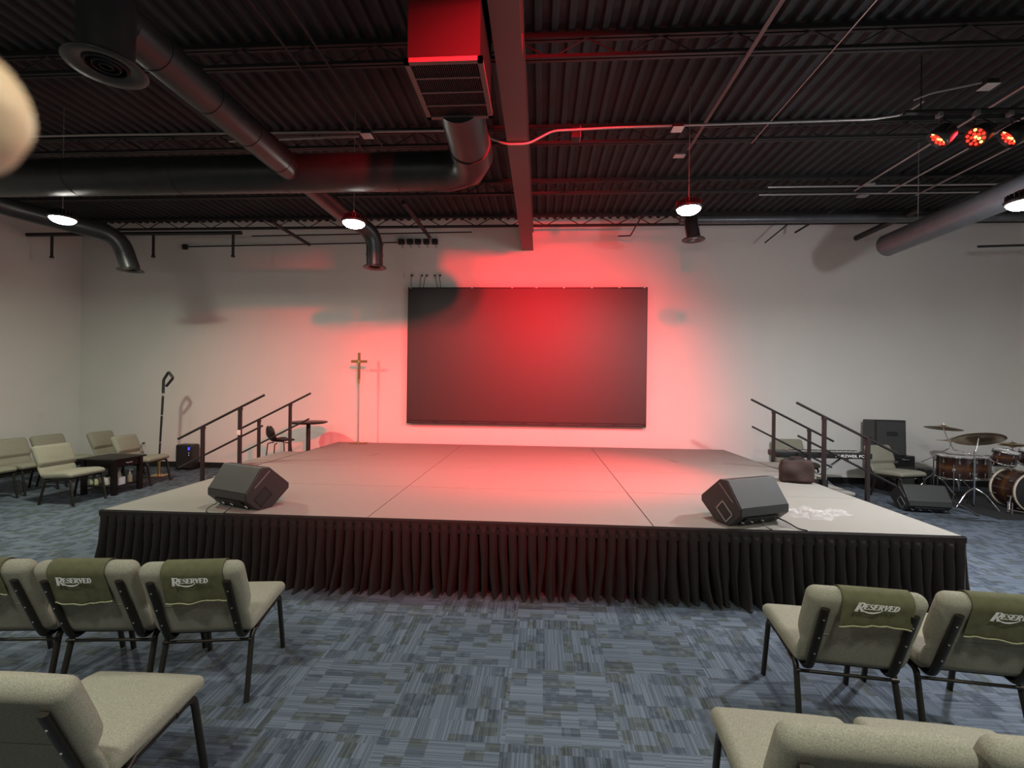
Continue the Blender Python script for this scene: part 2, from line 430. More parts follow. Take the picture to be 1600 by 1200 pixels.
for z in (3.62, 3.78): MB().cyl((-2.152, 2.62, z-.005), (-2.152, 2.62, z+.005), .123, 26).build('duct_seam', 'duct_black', b_)

b_ = thing('left_round_duct', 'black round duct along the left side curving down to a flared outlet', 'duct', (0, 0, 0))
b = MB(); b.tube(smooth_path([(-6.80, 1.05, DZ), (-6.72, 1.7, DZ-.02), (-6.0, 2.55, DZ-.12), (-5.88, 2.62, 3.44)], rad=.35, n=8), .12, 26); b.build('run', 'duct_black', b_)
b = MB(); flare(b, (-5.88, 2.62, 3.41), .118, .17, .04); b.build('flared_outlet', 'duct_black', b_)

b_ = thing('spiral_duct', 'slim grey spiral duct running level along the stage wall at the right', 'duct', (0, 0, 0))
b = MB(); b.cyl((2.45, 3.6, 4.43), (8.9, 3.6, 4.43), .062, 20); ring_seams(b, (2.45, 3.6, 4.43), (8.9, 3.6, 4.43), .062, .14, .003, 20); b.build('run', 'duct_grey', b_)
b = MB(); b.tube(smooth_path([(2.62, 3.6, 4.47), (2.60, 3.5, 4.30), (2.62, 3.46, 4.12)], rad=.05), .10, 22); b.build('drop', 'duct_black', b_)
b = MB(); flare(b, (2.62, 3.46, 4.07), .10, .175, .04); b.build('flared_outlet', 'duct_black', b_)
b = MB(); c0 = Matrix.Translation((2.62, 3.46, 4.07))
for r in (.075, .045, .018): b.lathe([(r, .0), (r+.012, .02), (r+.008, .024), (r-.004, .004), (r, 0)], 24, c0)
b.build('diffuser_rings', 'grey_metal', b_)

b_ = thing('open_end_duct', 'dark grey spiral duct at the right, its open end pointing at the stage wall', 'duct', (0, 0, 0))
b = MB(); p0, p1 = (5.11, 2.9, 3.80), (5.22, -1.6, 3.90)
b.tube([p0, p1], .150, 30, caps=False); b.tube([p0, p1], .143, 30, caps=False); b.lathe([(.143, 0), (.152, 0), (.152, .012)], 30, Matrix.Translation(p0) @ Matrix.Rotation(R(90), 4, 'X'))
ring_seams(b, (p0[0]+.001, p0[1]-.05, p0[2]), p1, .150, .10, .002, 30) if False else None
b.build('pipe', 'duct_grey', b_)
MB().cyl((5.11, 2.62, 3.80), (5.11, 2.60, 3.80), .140, 24).build('inner_damper', 'steel_black', b_)
for y in (2.4, 0.2):
    MB().tube([(5.13, y, 3.95), (5.13, y, 4.98)], .004, 6).build('hanger', 'conduit', b_)

# ------------------------------------------------------------------ conduits, boxes
bar('electrical_conduit', [(-8.6, 1.02, 4.55), (-4.8, 1.02, 4.55), (-.80, 1.02, 4.51)], .013, 'conduit', 'long pale electrical conduit above the main round duct left of the girder', 'conduit', 'metal conduits on the ceiling')
bar('electrical_conduit', [(-3.3, 1.12, 4.50), (-1.75, 1.02, 4.47)], .013, 'conduit', 'short pale conduit just below the long one above the main duct', 'conduit', 'metal conduits on the ceiling')
bar('electrical_conduit', [(-.45, 1.05, 4.50), (-.14, 1.05, 4.365), (.10, 1.05, 4.365), (.36, 1.05, 4.50), (1.0, 1.05, 4.52), (3.62, 1.05, 4.545), (3.92, 1.02, 4.57), (4.0, .88, 4.62)], .013, 'conduit', 'pale conduit that dips under the girder and runs to the right', 'conduit', 'metal conduits on the ceiling', rad=.07)
bar('electrical_conduit', [(3.86, .83, 4.60), (3.96, .74, 4.61), (4.30, .62, 4.62)], .011, 'conduit', 'short pale conduit over the red stage lights', 'conduit', 'metal conduits on the ceiling', rad=.04)
for y, z in ((3.18, 4.76), (3.46, 4.76)):
    bar('electrical_conduit', [(3.6, y, z), (8.9, y, z)], .016, 'conduit', 'pale level conduit at the far right ceiling, ' + ('nearer the stage lights' if y < 3.3 else 'just behind its twin, nearer the spiral duct'), 'conduit', 'metal conduits on the ceiling')
def jbox(x, y, z, label, s=.055):
    t = thing('junction_box', label, 'electrical box', (x, y, z), 0, 'ceiling junction boxes')
    MB().cbox((0, 0, 0), (s*2, s*1.7, .05), .008).build('box_body', 'steel_black', t)
    MB().cbox((0, 0, -.030), (s*2.1, s*2.1, .006), .002).build('cover_plate', 'plate_white', t)
    return t
jbox(-1.66, 1.02, 4.50, 'white-faced junction box on the conduit above the main round duct')
jbox(1.67, 1.05, 4.515, 'white-faced junction box on the conduit right of the girder')
jbox(4.36, .62, 4.61, 'white-faced junction box above the red stage lights')
t = thing('small_fixture_box', 'small grey upright box hanging under the deck right of the girder', 'box', (.62, 1.35, 4.62))
MB().cbox((0, 0, 0), (.10, .12, .13), .008).build('housing', 'steel_black', t)
MB().box(.052, -.05, -.06, .060, .05, .07).build('side_plate', 'conduit', t)
for x, y, z, w in ((1.98, 2.05, 4.70, 'right of the girder above the right-centre lamp'), (4.95, 3.05, 4.72, 'left of the far right conduits'), (5.10, 3.40, 4.70, 'beside the far right conduits, larger'), (-1.5, 2.6, 4.70, 'behind the main duct elbow')):
    o = MB().cbox((0, 0, 0), (.14, .09, .03), .008).build('ceiling_plate', 'conduit', loc=(x, y, z)); tag(o, 'small pale metal plate fixed under the deck ' + w, 'plate', 'ceiling plates')

# sprinkler main with drops
t = thing('sprinkler_pipe', 'black sprinkler pipe along the top of the stage wall at the left with drop heads', 'pipe', (0, 4.0, 4.42))
MB().cyl((-9.2, 0, 0), (-5.1, 0, 0), .034, 16).build('pipe_run', 'steel_black', t)
for x, l in ((-8.71, .40), (-6.75, .40), (-5.25, .40)):
    dr = MB().cyl((x, 0, 0), (x, 0, -l), .022, 12).cyl((x, 0, -l), (x, 0, -l-.03), .032, 12).build('drop', 'steel_black', t)
    MB().cyl((x, 0, -l-.03), (x, 0, -l-.05), .012, 10).cyl((x, 0, -l-.05), (x, 0, -l-.054), .022, 12).build('sprinkler_head', 'silver', dr)
bar('sprinkler_pipe', [(-5.1, 4.3, 4.46), (-1.0, 4.3, 4.50)], .012, 'steel_black', 'thin black pipe along the stage wall top between the sprinkler main and the girder', 'pipe')

# wall conduit with five boxes, five cords
bar('wall_conduit', [(-6.95, 5.06, 4.50), (-2.6, 5.06, 4.56)], .012, 'steel_black', 'thin dark conduit along the top of the stage wall feeding the black outlet boxes', 'conduit')
t = thing('wall_control_box', 'small dark box on the wall where the thin wall conduit begins', 'electrical box', (-7.02, 5.1, 4.50))
MB().cbox((0, -.03, 0), (.09, .058, .10), .006).build('box_body', 'steel_black', t)
for i, x in enumerate((-2.52, -2.35, -2.19, -2.02, -1.85)):
    t = thing('black_outlet_box', ('leftmost', 'second from left', 'middle', 'second from right', 'rightmost')[i] + ' of the five black outlet boxes high on the stage wall', 'electrical box', (x, 5.1, 4.57), 0, 'black outlet boxes')
    MB().cbox((0, -.04, 0), (.11, .078, .10), .006).build('box_body', 'steel_black', t)
    MB().tube(smooth_path([(.02, -.05, -.04), (.02, -.06, -.10), (.045, -.06, -.13)], rad=.02), .006, 6).build('cord', 'rubber', t)

OC = [(-2.45, 0), (-2.30, 1), (-2.10, 1), (-2.00, 1), (-1.84, 1), (-1.74, 1)]
for i, (x, has) in enumerate(OC):
    t = thing('wall_outlet', ('empty white outlet, leftmost of the row above the screen', 'first plugged white outlet from the left above the screen', 'second plugged white outlet from the left above the screen', 'third plugged white outlet from the left above the screen', 'fourth plugged white outlet from the left above the screen', 'rightmost plugged white outlet above the screen')[i], 'outlet', (x, 5.1, 3.91), 0, 'white outlets above the screen')
    MB().cbox((0, -.004, 0), (.075, .008, .12), .003).build('cover_plate', 'plate_white', t)
    MB().cbox((0, -.010, .025), (.03, .005, .032), .002).cbox((0, -.010, -.025), (.03, .005, .032), .002).build('socket', 'plate_white', t)
    if has:
        dx = (0, -.01, -.04, -.07, .06, .02)[i]
        t2 = thing('power_cord', ('', 'leftmost black power cord into the top of the screen', 'second black power cord from the left above the screen', 'third black power cord from the left above the screen', 'fourth black power cord from the left above the screen', 'rightmost black power cord into the top of the screen')[i], 'power cord', (x, 5.1, 3.91), 0, 'black power cords above the screen')
        MB().cbox((0, -.030, -.005), (.032, .034, .03), .006).build('plug', 'rubber', t2)
        MB().tube(smooth_path([(0, -.045, -.01), (dx*.3-.012, -.055, -.05), (dx, -.05, -.26)], rad=.04), .006, 8).build('cable', 'rubber', t2)

# ------------------------------------------------------------------ high bay lamps
LAMPS = []
def high_bay(x, y, z, label, first=[None]):
    if first[0] is None:
        t = thing('high_bay_lamp', label, 'ceiling lamp', (x, y, z), 0, 'round high bay lamps')
        MB().lathe([(0, .0), (.10, .0), (.135, .006), (.14, .03), (.12, .045), (.09, .05), (.085, .10), (.06, .115), (0, .115)], 32).build('housing', 'black_plastic', t)
        b = MB()
        for k in range(24):
            a = 2*PI*k/24; b.box(.06, -.003, .045, .128, .003, .085, Matrix.Rotation(a, 4, 'Z'))
        b.build('cooling_fins', 'black_plastic', t)
        MB().lathe([(0, -.052), (.05, -.048), (.09, -.034), (.115, -.014), (.122, 0.002), (.122, .004), (0, .004)], 32).build('lens', 'lens', t)
        b = MB(); b.tube(smooth_path([(0, 0, .115), (0, 0, .14)]), .012, 10)
        b.tube([(0, 0, .13), (0, 0, ZC - z)], .004, 6).build('hanging_cable', 'conduit', t)
        first[0] = t
    else: t = dup(first[0], (x, y, z), 0, label)
    L = bpy.data.lights.new('high_bay_light', 'AREA'); L.shape = 'DISK'; L.size = .24
    lo = bpy.data.objects.new('high_bay_light', L); COL.objects.link(lo); lo.location = (x, y, z - .056)
    LAMPS.append(L); return L
FRONT = [(-5.45, 1.25, 3.68, 'lit round high bay lamp at the far left, in front of the left duct', 1.15, (.96, 1, .78)),
         (-1.93, 1.34, 3.63, 'lit round high bay lamp left of the girder, above the stage', .26, (1, .965, .84)),
         (1.83, 1.16, 3.68, 'lit round high bay lamp right of the girder, above the stage', .50, (1, .96, .92)),
         (4.56, .49, 3.45, 'lit round high bay lamp at the right edge of the picture', 1.6, (.93, .95, 1))]
for x, y, z, w, k, c in FRONT:
    L = high_bay(x, y, z, w); L.energy = 84 * k; L.color = c
    if x > 0:      # added point fill under these two lamps, brightens the upper right wall
        P_ = bpy.data.lights.new('high_bay_fill', 'POINT'); P_.energy = 16 if x < 3 else 72; P_.color = c; P_.shadow_soft_size = .07
        po = bpy.data.objects.new('high_bay_fill', P_); COL.objects.link(po); po.location = (x, y, z - .135)
for x, w in ((-5.4, 'far left'), (-1.8, 'left of the girder'), (1.9, 'right of the girder'), (5.3, 'far right')):
    L = high_bay(x, -3.6, 3.7, 'round high bay lamp above the audience seats, ' + w); L.energy = 58; L.color = (.98, 1, .86)

# ------------------------------------------------------------------ red stage lights
def par_can(loc, aim, label, energy, cone=70, emit=True, blend=.9):
    t = thing('stage_light', label, 'stage light', loc, 0, 'red LED stage lights')
    dirv = (Vector(aim) - Vector(loc)).normalized()
    q = dirv.to_track_quat('-Z', 'Y'); mt = q.to_matrix().to_4x4()
    MB().lathe([(.0, .13), (.05, .13), (.085, .10), (.098, .02), (.10, -.03), (.092, -.03), (.088, 0), (0, 0)], 28, mt).build('can', 'black_plastic', t)
    b1, b2 = MB(), MB(); k = 0
    for (r, n) in ((0, 1), (.032, 5), (.066, 10)):
        for i in range(n):
            a = 2*PI*i/n + r*9; p = mt @ V(r*math.cos(a), r*math.sin(a), -.004)
            (b2 if (k % 4 == 0) else b1).tube([p, p + dirv*.008], .0125, 10); k += 1
    b1.build('led_cluster', 'led_red', t); b2.build('led_cluster', 'led_hot', t)
    b = MB(); h = ZC - loc[2] - .25
    b.tube(smooth_path([mt @ V(.105, 0, .03), mt @ V(.115, 0, .10), V(0, 0, .20), mt @ V(-.115, 0, .10), mt @ V(-.105, 0, .03)], rad=.03), .006, 6)
    b.build('yoke', 'steel_black', t)
    MB().cbox((0, 0, .225), (.045, .05, .05), .006).build('clamp', 'grey_metal', t)
    L = bpy.data.lights.new('red_beam', 'SPOT'); L.spot_size = R(cone); L.spot_blend = blend; L.shadow_soft_size = .085; L.energy = energy; L.color = (1, .012, .022)
    lo = bpy.data.objects.new('red_beam', L); COL.objects.link(lo); lo.location = Vector(loc) + dirv * .05; lo.rotation_euler = q.to_euler()
    return t
par_can((4.07, .79, 4.20), (.5, 2.5, .6), 'leftmost of the three lit red stage lights at the upper right', 1500, 50)
par_can((4.39, .77, 4.20), (.0, -.4, 1.4), 'middle of the three lit red stage lights at the upper right', 60, 80)
par_can((4.71, .79, 4.20), (.2, 2.9, .6), 'rightmost of the three lit red stage lights at the upper right', 1200, 46)
bar('light_bar', [(3.75, .79, 4.455), (7.4, .79, 4.455)], .024, 'steel_black', 'black pipe carrying the three red stage lights', 'pipe')
for x in (3.9, 7.2): bar('pipe_hanger', [(x, .79, 4.47), (x, .79, 5.0)], .006, 'steel_black', 'thin hanger rod of the pipe with the red stage lights', 'rod', 'light pipe hangers')
par_can((.36, -3.4, 4.43), (-.15, 5.0, 1.35), 'red stage light above the seats, close to the girder', 3700, 54, blend=1.)
par_can((.78, -3.4, 4.43), (-.9, 5.0, 1.05), 'red stage light above the seats, farther from the girder', 3400, 72, blend=1.)
bar('light_bar', [(.12, -3.4, 4.685), (1.8, -3.4, 4.685)], .024, 'steel_black', 'black pipe above the seats carrying two red stage lights', 'pipe')
for x in (.14, 1.7): bar('pipe_hanger', [(x, -3.4, 4.70), (x, -3.4, 5.0)], .006, 'steel_black', 'thin hanger rod of the light pipe above the seats', 'rod', 'light pipe hangers above seats')

# ------------------------------------------------------------------ stage
PW, PD, SZ = 2.44, 1.22, .61
st = thing('stage', 'wide low platform stage topped with light grey carpeted deck panels', 'stage', (0, 0, 0))
for i in range(3):
    for j in range(4):
        x0 = (i-1.5)*PW; y0 = j*PD; gx = .005
        MB().box(x0 + (gx if i else .012), y0 + (.0035 if j else .012), SZ-.02, x0+PW - (gx if i < 2 else .012), y0+PD - .0035, SZ).build('deck_panel', 'stage_carpet', st)
MB().box(-3.66, 0, SZ-.11, 3.66, 4.88, SZ-.021).box(-3.66, 0, SZ-.02, -3.649, 4.88, SZ+.001).box(3.649, 0, SZ-.02, 3.66, 4.88, SZ+.001).box(-3.66, 0, SZ-.02, 3.66, .011, SZ+.001).build('frame', 'stage_edge', st)
for i in range(4):
    for j in range(3):
        x = -3.55 + i*2.366; y = .12 + j*2.3
        MB().cyl((x, y, 0), (x, y, SZ-.11), .025, 10).build('leg', 'steel_black', st)
# tape marks on the deck
for (x, y, a) in ((-2.45, 3.35, 35), (2.32, 3.05, -50), (1.28, 1.3, 4), (-.95, 3.2, 80)):
    pass
tape = tag(MB().cbox((0, 0, .001), (.26, .035, .002)).build('tape_strip', 'stage_tape', loc=(-2.40, 3.42, SZ), rot=(0, 0, R(75))), 'short dark tape strip on the left rear of the stage deck', 'tape', 'tape strips on stage')
o = tape.copy(); COL.objects.link(o); o.location = (2.35, 3.42, SZ); o.rotation_euler = (0, 0, R(100)); tag(o, 'short dark tape strip on the right rear of the stage deck', 'tape', 'tape strips on stage')

# pleated skirt
def skirt():
    rnd = random.Random(3); path = []   # perimeter: left side, front, right side
    pts = [V(-3.665, 4.5), V(-3.665, -.004), V(3.665, -.004), V(3.665, 4.5)]
    segs = [(pts[i], pts[i+1]) for i in range(3)]
    pitch = .0835; sub = 12; rows = [0, .012, .05, .055, .09, .15, .22, .29, .36, .43, .49, .54, .575, .60, .607]
    PH = [0, .03, .07, .13, .24, .38, .5, .62, .76, .87, .93, .97]
    cols = []  # (pos, normal, phase, pleat id)
    s = 0.
    for (a, c) in segs:
        L = (c-a).length; n = int(round(L / pitch)); d = (c-a)/L; nr = V(d.y, -d.x)
        for k in range(n*sub):
            u = k // sub + PH[k % sub]; cols.append((a + d*(u*L/n), nr, PH[k % sub], len(cols)//sub))
    # round the corners' normals
    m = len(cols); NR = []
    for i in range(m):
        q = V(0, 0)
        for w in range(-4, 5): q = q + cols[max(0, min(m-1, i+w))][1]
        NR.append(q.normalized())
    npl = m//sub + 2
    amp = [rnd.uniform(.65, 1.3) for _ in range(npl)]; wob = [rnd.uniform(-1, 1) for _ in range(npl)]; wid = [rnd.uniform(.8, 1.4) for _ in range(npl)]; dep = [rnd.uniform(-1, 1) for _ in range(npl)]
    vs = []
    for ri, dz in enumerate(rows):
        t = max(0, (dz - .055)) / .55
        for i, (p, _, ph, pid) in enumerate(cols):
            nr = NR[i]; tg = V(-nr.y, nr.x)
            if dz <= .05: off = .004 + (.003 if dz > .005 else 0); sh = 0
            else:
                # smooth blends of neighbours
                pj = pid if ph < .5 else pid + 1   # nearest fold
                dist = min(ph, 1-ph)
                w = (.055 + .15*t) * wid[pj]
                fold = 1/(1 + (dist/w)**4)
                belly = (.5 - .5*math.cos(2*PI*ph))**.6
                A = amp[pid]
                off = .006 + .012*min(1, t*4) + belly*(.010 + .060*t*t)*A + .03*t*t - fold*(.062 + .045*t)*amp[pj]
                off += dep[pid]*.034*t*t*belly + math.sin(i*.013 + 1.3)*.015*t
                sh = (wob[pid]*(1-ph) + wob[min(pid+1, npl-1)]*ph) * .045 * t*t + math.sin(t*7 + pid*2.1)*.008*t
            q = p + nr*off + tg*sh
            z = SZ - .003 - dz
            if dz > .59: z = .004 + .010*abs(wob[pid])*belly if dz > .604 else .012
            if dz > .604: q = q + nr*(.022*belly*abs(dep[pid]))
            vs.append(V(q.x, q.y, max(z, .003)))
    fs = [(r*m+i, r*m+i+1, (r+1)*m+i+1, (r+1)*m+i) for r in range(len(rows)-1) for i in range(m-1)]
    b = MB(); b.add(vs, fs, True); return b.build('stage_skirt', 'skirt', solid=.0015)
tag(skirt(), 'black pleated cloth skirt hanging round the front and sides of the stage', 'stage skirt')

# stairs with handrails at both sides
def stairs(s, label):
    t = thing('stage_stairs', label, 'stairs', (0, 0, 0))
    X = lambda v: s*(3.672 + v)
    def bx(b, x0, y0, z0, x1, y1, z1):
        a, c = sorted((X(x0), X(x1))); return b.box(a, y0, z0, c, y1, z1)
    for x0, z in ((0, .61), (.36, .41), (.70, .21)):
        bx(MB(), x0, 2.40, z-.03, x0+.36, 3.56, z).build('step_tread', 'stage_carpet', t)
    for y in (2.37, 3.56):
        b = MB()
        pl_ = [(0, 0), (1.06, 0), (1.06, .18), (.71, .18), (.71, .38), (.36, .38), (.36, .58), (0, .58)]
        vs = [V(X(a), y, c) for a, c in pl_] + [V(X(a), y+.03, c) for a, c in pl_]; n = 8
        b.add(vs, [tuple(range(n)), tuple(reversed(range(n, 2*n)))] + [(i, n+i, n+(i+1) % n, (i+1) % n) for i in range(n)])
        b.build('side_panel', 'stage_edge', t)
    for y in (2.33, 3.63):
        zr = lambda v: 1.585 - .508*v    # height of the top rail over x offset from 3.60
        for v in (.29, .835):
            x = s*(3.66 + v); zt = zr(v+.06) - .03
            MB().box(x-.022, y-.02, 0.001 if v > .5 else .02, x+.022, y+.02, zt).build('post', 'rail', t, bevel=.004)
            MB().cyl((x, y-.026, zt+.005), (x, y+.026, zt+.005), .026, 14).build('post_clamp', 'rail', t)
        MB().tube([(s*3.60, y, zr(0)), (s*4.86, y, zr(1.26))], .017, 12).build('handrail', 'rail', t)
        MB().tube([(s*3.62, y-.001, zr(.02)-.42), (s*4.84, y-.001, zr(1.24)-.42)], .014, 12).build('lower_rail', 'rail', t)
    if s < 0:
        x = s*3.95; MB().box(x-.024, 2.302, 1.02, x+.024, 2.309, 1.09).build('sticker', 'plate_white', t)['label'] = 'small white sticker'
    return t
stairs(-1, 'carpeted stage steps with two black handrails at the left side of the stage')
stairs(1, 'carpeted stage steps with two black handrails at the right side of the stage')

# ------------------------------------------------------------------ LED wall
t = thing('led_screen', 'large dark LED video wall mounted behind the stage', 'screen', (-.04, 5.0, 1.02))
W2, H2 = 2.31, 2.63
MB().box(-W2, .004, 0, W2, .08, H2).build('cabinet', 'black_plastic', t)
MB().box(-W2+.004, 0, .035, W2-.004, .006, H2-.02).build('display_face', 'screen', t)
b = MB()
b.box(-W2, -.012, H2-.018, W2, .03, H2+.004).box(-W2, -.02, -.03, W2, .05, .034).box(-W2-.004, -.006, 0, -W2+.006, .06, H2).box(W2-.006, -.006, 0, W2+.004, .06, H2)
b.build('border', 'black_plastic', t)
b = MB()
for i in range(8):
    for k in range(14):
        x = -W2 + .06 + i*(2*W2/8) + k*.033; b.cyl((x, -.022, .003), (x, -.019, .003), .006, 6)
b.build('bottom_bolts', 'grey_metal', t)['kind'] = 'stuff'
for x in (-2.26, -1.05, -.27, .20, .73, 1.26, 1.78, 2.25):
    MB().cbox((x, -.014, H2-.004), (.035, .02, .026), .004).build('top_bracket', 'silver', t)
for x in (-1.9, 0, 1.9):
    MB().box(x-.04, .08, .3, x+.04, .1, H2-.3).build('wall_mount', 'steel_black', t)

# ------------------------------------------------------------------ wedge monitors
PROF = [(0, .169), (0, .108), (.118, 0), (.255, 0), (.435, .144), (.436, .194), (.226, .376), (.150, .382)]
def wedge(loc, yaw, label, port_end):
    t = thing('floor_monitor', label, 'speaker', loc, yaw, 'wedge floor monitors')
    Lg = .547
    MB().prism(PROF, 0, Lg).build('cabinet', 'spk_body', t, bevel=.006)
    # grille: sheet over the sloping front faces
    def off(a, c, e, inset=.0):
        a, c = Vector(a), Vector(c); d = (c-a).normalized(); n = V(-d.y, d.x); return a + d*inset, c - d*inset, n
    A, H = Vector(PROF[0]), Vector(PROF[7]); d_ = (H-A).normalized(); n_ = V(-d_.y, d_.x)
    a1, h1 = A + n_*.005 + d_*.004, H + n_*.005 - d_*.004
    MB().prism([tuple(A + d_*.004 - n_*.002), tuple(H - d_*.004 - n_*.002), tuple(h1), tuple(a1)], .010, Lg-.010).build('grille', 'spk', t, bevel=.003)
    MB().prism([(-.003, .110), (.004, .110), (.004, .167), (-.003, .167)], .012, Lg-.012).build('lower_panel', 'spk', t)
    # recessed handle/port box on one end
    x = 0 if port_end == 'l' else Lg; s = -1 if port_end == 'l' else 1
    b = MB(); mt = Matrix.Translation((x, .165, .115)) @ Matrix.Rotation(R(42), 4, 'X')
    for (y0, z0, y1, z1) in ((-.075, -.055, .075, -.045), (-.075, .045, .075, .055), (-.075, -.055, -.065, .055), (.065, -.055, .075, .055)):
        a, c = sorted((0, s*.007)); b.box(a, y0, z0, c, y1, z1, mt)
    b.build('handle_frame', 'grey_metal' if port_end == 'l' else 'black_plastic', t)
    a, c = sorted((-s*.002, s*.003)); MB().box(a, -.064, -.044, c, .064, .044, mt).build('handle_recess', 'rubber', t)
    # side grooves
    b = MB()
    mt = Matrix.Translation((x, .22, .20)) @ Matrix.Rotation(R(42), 4, 'X')
    a, c = sorted((0, s*.005)); b.box(a, -.10, .10, c, .10, .106, mt)
    b.build('side_trim', 'grey_metal', t)
    # rear connector plate under the lower face with feet
    b = MB(); mt = Matrix.Translation((Lg/2, .052, .048)) @ Matrix.Rotation(-math.atan2(.108, .118), 4, 'X')
    b.box(-.19, -.055, -.004, .17, .05, .006, mt); b.build('connector_plate', 'steel_black', t)
    for xx in (-.22, -.12, .0, .20): MB().tube([mt @ V(xx, -.01, -.006), mt @ V(xx+.03, .0, -.014)], .006, 8).build('jack_plug', 'silver', t)
    return t
wedge((-2.818, .206, SZ), -.377, 'black wedge floor monitor on the left front of the stage', 'r')
wedge((1.904, -.063+.03, SZ), .423, 'black wedge floor monitor on the right front of the stage', 'l')
wedge((5.561, 3.057, 0), -.122, 'black wedge floor monitor on the floor in front of the drums', 'l')
def cable(pts, label, group=None, r=.004, m='rubber', rad=.05, name='audio_cable', cat='cable'):
    b = MB(); b.tube(smooth_path(pts, rad=rad), r, 7); return tag(b.build(name, m), label, cat, group)
cable([(-2.67, .13, .665), (-2.70, .06, .64), (-2.70, .03, .616), (-2.665, .006, .616)], 'thin black cable from the left end of the left stage monitor', 'stage monitor cables')
cable([(-2.46, .05, .665), (-2.50, .03, .63), (-2.51, .015, .616), (-2.51, -.0, .616)], 'thin black cable from the middle of the left stage monitor', 'stage monitor cables')
cable([(2.115, .14, .665), (2.12, .05, .64), (2.16, .03, .616), (2.17, .0, .617)], 'thin black cable from the left part of the right stage monitor', 'stage monitor cables')
cable([(2.30, .20, .665), (2.35, .10, .65), (2.40, .04, .617), (2.45, .0, .618)], 'black cable pair looped from the right part of the right stage monitor', 'stage monitor cables', r=.006)
cable([(5.80, 3.0, .06), (5.85, 2.85, .01), (6.1, 2.75, .008), (6.35, 2.72, .008), (6.42, 2.66, .008)], 'black cable curling on the floor below the floor monitor by the drums', 'floor cables')
cable([(5.95, 2.98, .06), (6.0, 2.86, .01), (6.12, 2.82, .008), (6.35, 2.86, .008)], 'short black cable below the floor monitor by the drums', 'floor cables')
cable([(3.95, 1.6, .008), (4.5, 2.2, .008), (4.95, 2.5, .008), (5.35, 2.95, .008), (5.5, 3.0, .008)], 'black cable lying along the right side of the stage', 'floor cables', r=.006)
cable([(4.75, 2.05, .012), (5.1, 2.45, .012), (5.3, 2.5, .012)], 'pale cable lying on the floor along the right side of the stage', 'floor cables', r=.009, m='plate_white')

# ------------------------------------------------------------------ lettering
def ribbon(b, pts, ws, z=0.):
    """flat stroke of varying width in the xy plane"""
    pts = [V(p[0], p[1]) for p in pts]; n = len(pts); vs = []
    for i, p in enumerate(pts):
        d = (pts[min(i+1, n-1)] - pts[max(i-1, 0)]).normalized(); nn = V(-d.y, d.x)
        w = ws[i] if isinstance(ws, (list, tuple)) else ws
        vs += [V(*(p + nn*w/2), z), V(*(p - nn*w/2), z)]
    b.add(vs, [(2*i, 2*i+1, 2*i+3, 2*i+2) for i in range(n-1)])
def arc(cx, cy, rx, ry, a0, a1, n=10): return [(cx + rx*math.cos(R(a0+(a1-a0)*k/n)), cy + ry*math.sin(R(a0+(a1-a0)*k/n))) for k in range(n+1)]
def glyph(b, ch, ox, oy, h, sl=.18, wf=1.):
    tk, tn = .205, .10
    def rb(pts, ws):
        q = [((x*wf + y*sl)*h + ox, y*h + oy) for x, y in pts]
        ribbon(b, q, [w*h*1.25 for w in ws] if isinstance(ws, (list, tuple)) else ws*h*1.2)
    def serif(x, y, w=.34): rb([(x-w/2, y), (x+w/2, y)], .055)
    if ch == 'E':
        rb([(.17, 0), (.17, 1)], tk); rb([(.0, .97), (.62, .97)], .065); rb([(.0, .03), (.66, .03)], .065); rb([(.2, .52), (.5, .52)], .06)
        rb([(.62, .99), (.60, .76)], [.07, .03]); rb([(.66, .01), (.70, .26)], [.07, .03]); rb([(.5, .64), (.5, .40)], .045); return .78*wf*h
    if ch == 'R':
        rb([(.17, 0), (.17, 1)], tk); serif(.17, .03); rb([(0, .97), (.4, .97)], .065)
        rb([(.35, .97)] + arc(.38, .735, .25, .235, 90, -90, 10) + [(.22, .50)], [.06] + [.06+.11*math.sin(PI*k/10) for k in range(11)] + [.06])
        rb([(.36, .52), (.72, .03)], [.14, .17]); rb([(.62, .03), (.86, .03)], .055); return .82*wf*h
    if ch == 'S':
        p = arc(.32, .74, .23, .22, 35, 270, 12) + arc(.32, .26, .25, .24, 90, -140, 12)
        rb(p, [.06 + .12*math.exp(-((k-12)/5.)**2) for k in range(len(p))])
        rb([(.53, .98), (.52, .72)], [.06, .03]); rb([(.09, .02), (.07, .30)], [.06, .03]); return .66*wf*h
    if ch == 'V':
        rb([(.14, .97), (.40, .02)], tk); rb([(.66, .97), (.40, .02)], tn); serif(.14, .97, .32); serif(.66, .97, .26); return .78*wf*h
    if ch == 'D':
        rb([(.17, 0), (.17, 1)], tk); rb([(0, .97), (.34, .97)], .065); rb([(0, .03), (.34, .03)], .065)
        rb([(.3, .97)] + arc(.33, .5, .36, .47, 90, -90, 14) + [(.3, .03)], [.06] + [.06+.12*math.sin(PI*k/14) for k in range(15)] + [.06]); return .84*wf*h
    return .5*h
def reserved_word():
    b = MB(); h = .033; x = -.095
    x0 = x; x += glyph(b, 'R', x, -.012, .055, wf=.82) - .002
    for ch in 'ESERVED': x += glyph(b, ch, x, .004, h, wf=.80)*1.0
    # swash running from the leg of the big R under the next letters
    sw = [(-.066, .004), (-.052, -.010), (-.032, -.0165), (-.010, -.015), (.008, -.008), (.020, .002)]
    ribbon(b, smooth_path([V(p[0], p[1], 0) for p in sw], rad=.02), [.002 + .0065*math.sin(PI*k/(len(smooth_path([V(p[0], p[1], 0) for p in sw], rad=.02))-1)) for k in range(len(smooth_path([V(p[0], p[1], 0) for p in sw], rad=.02)))])
    return b, x

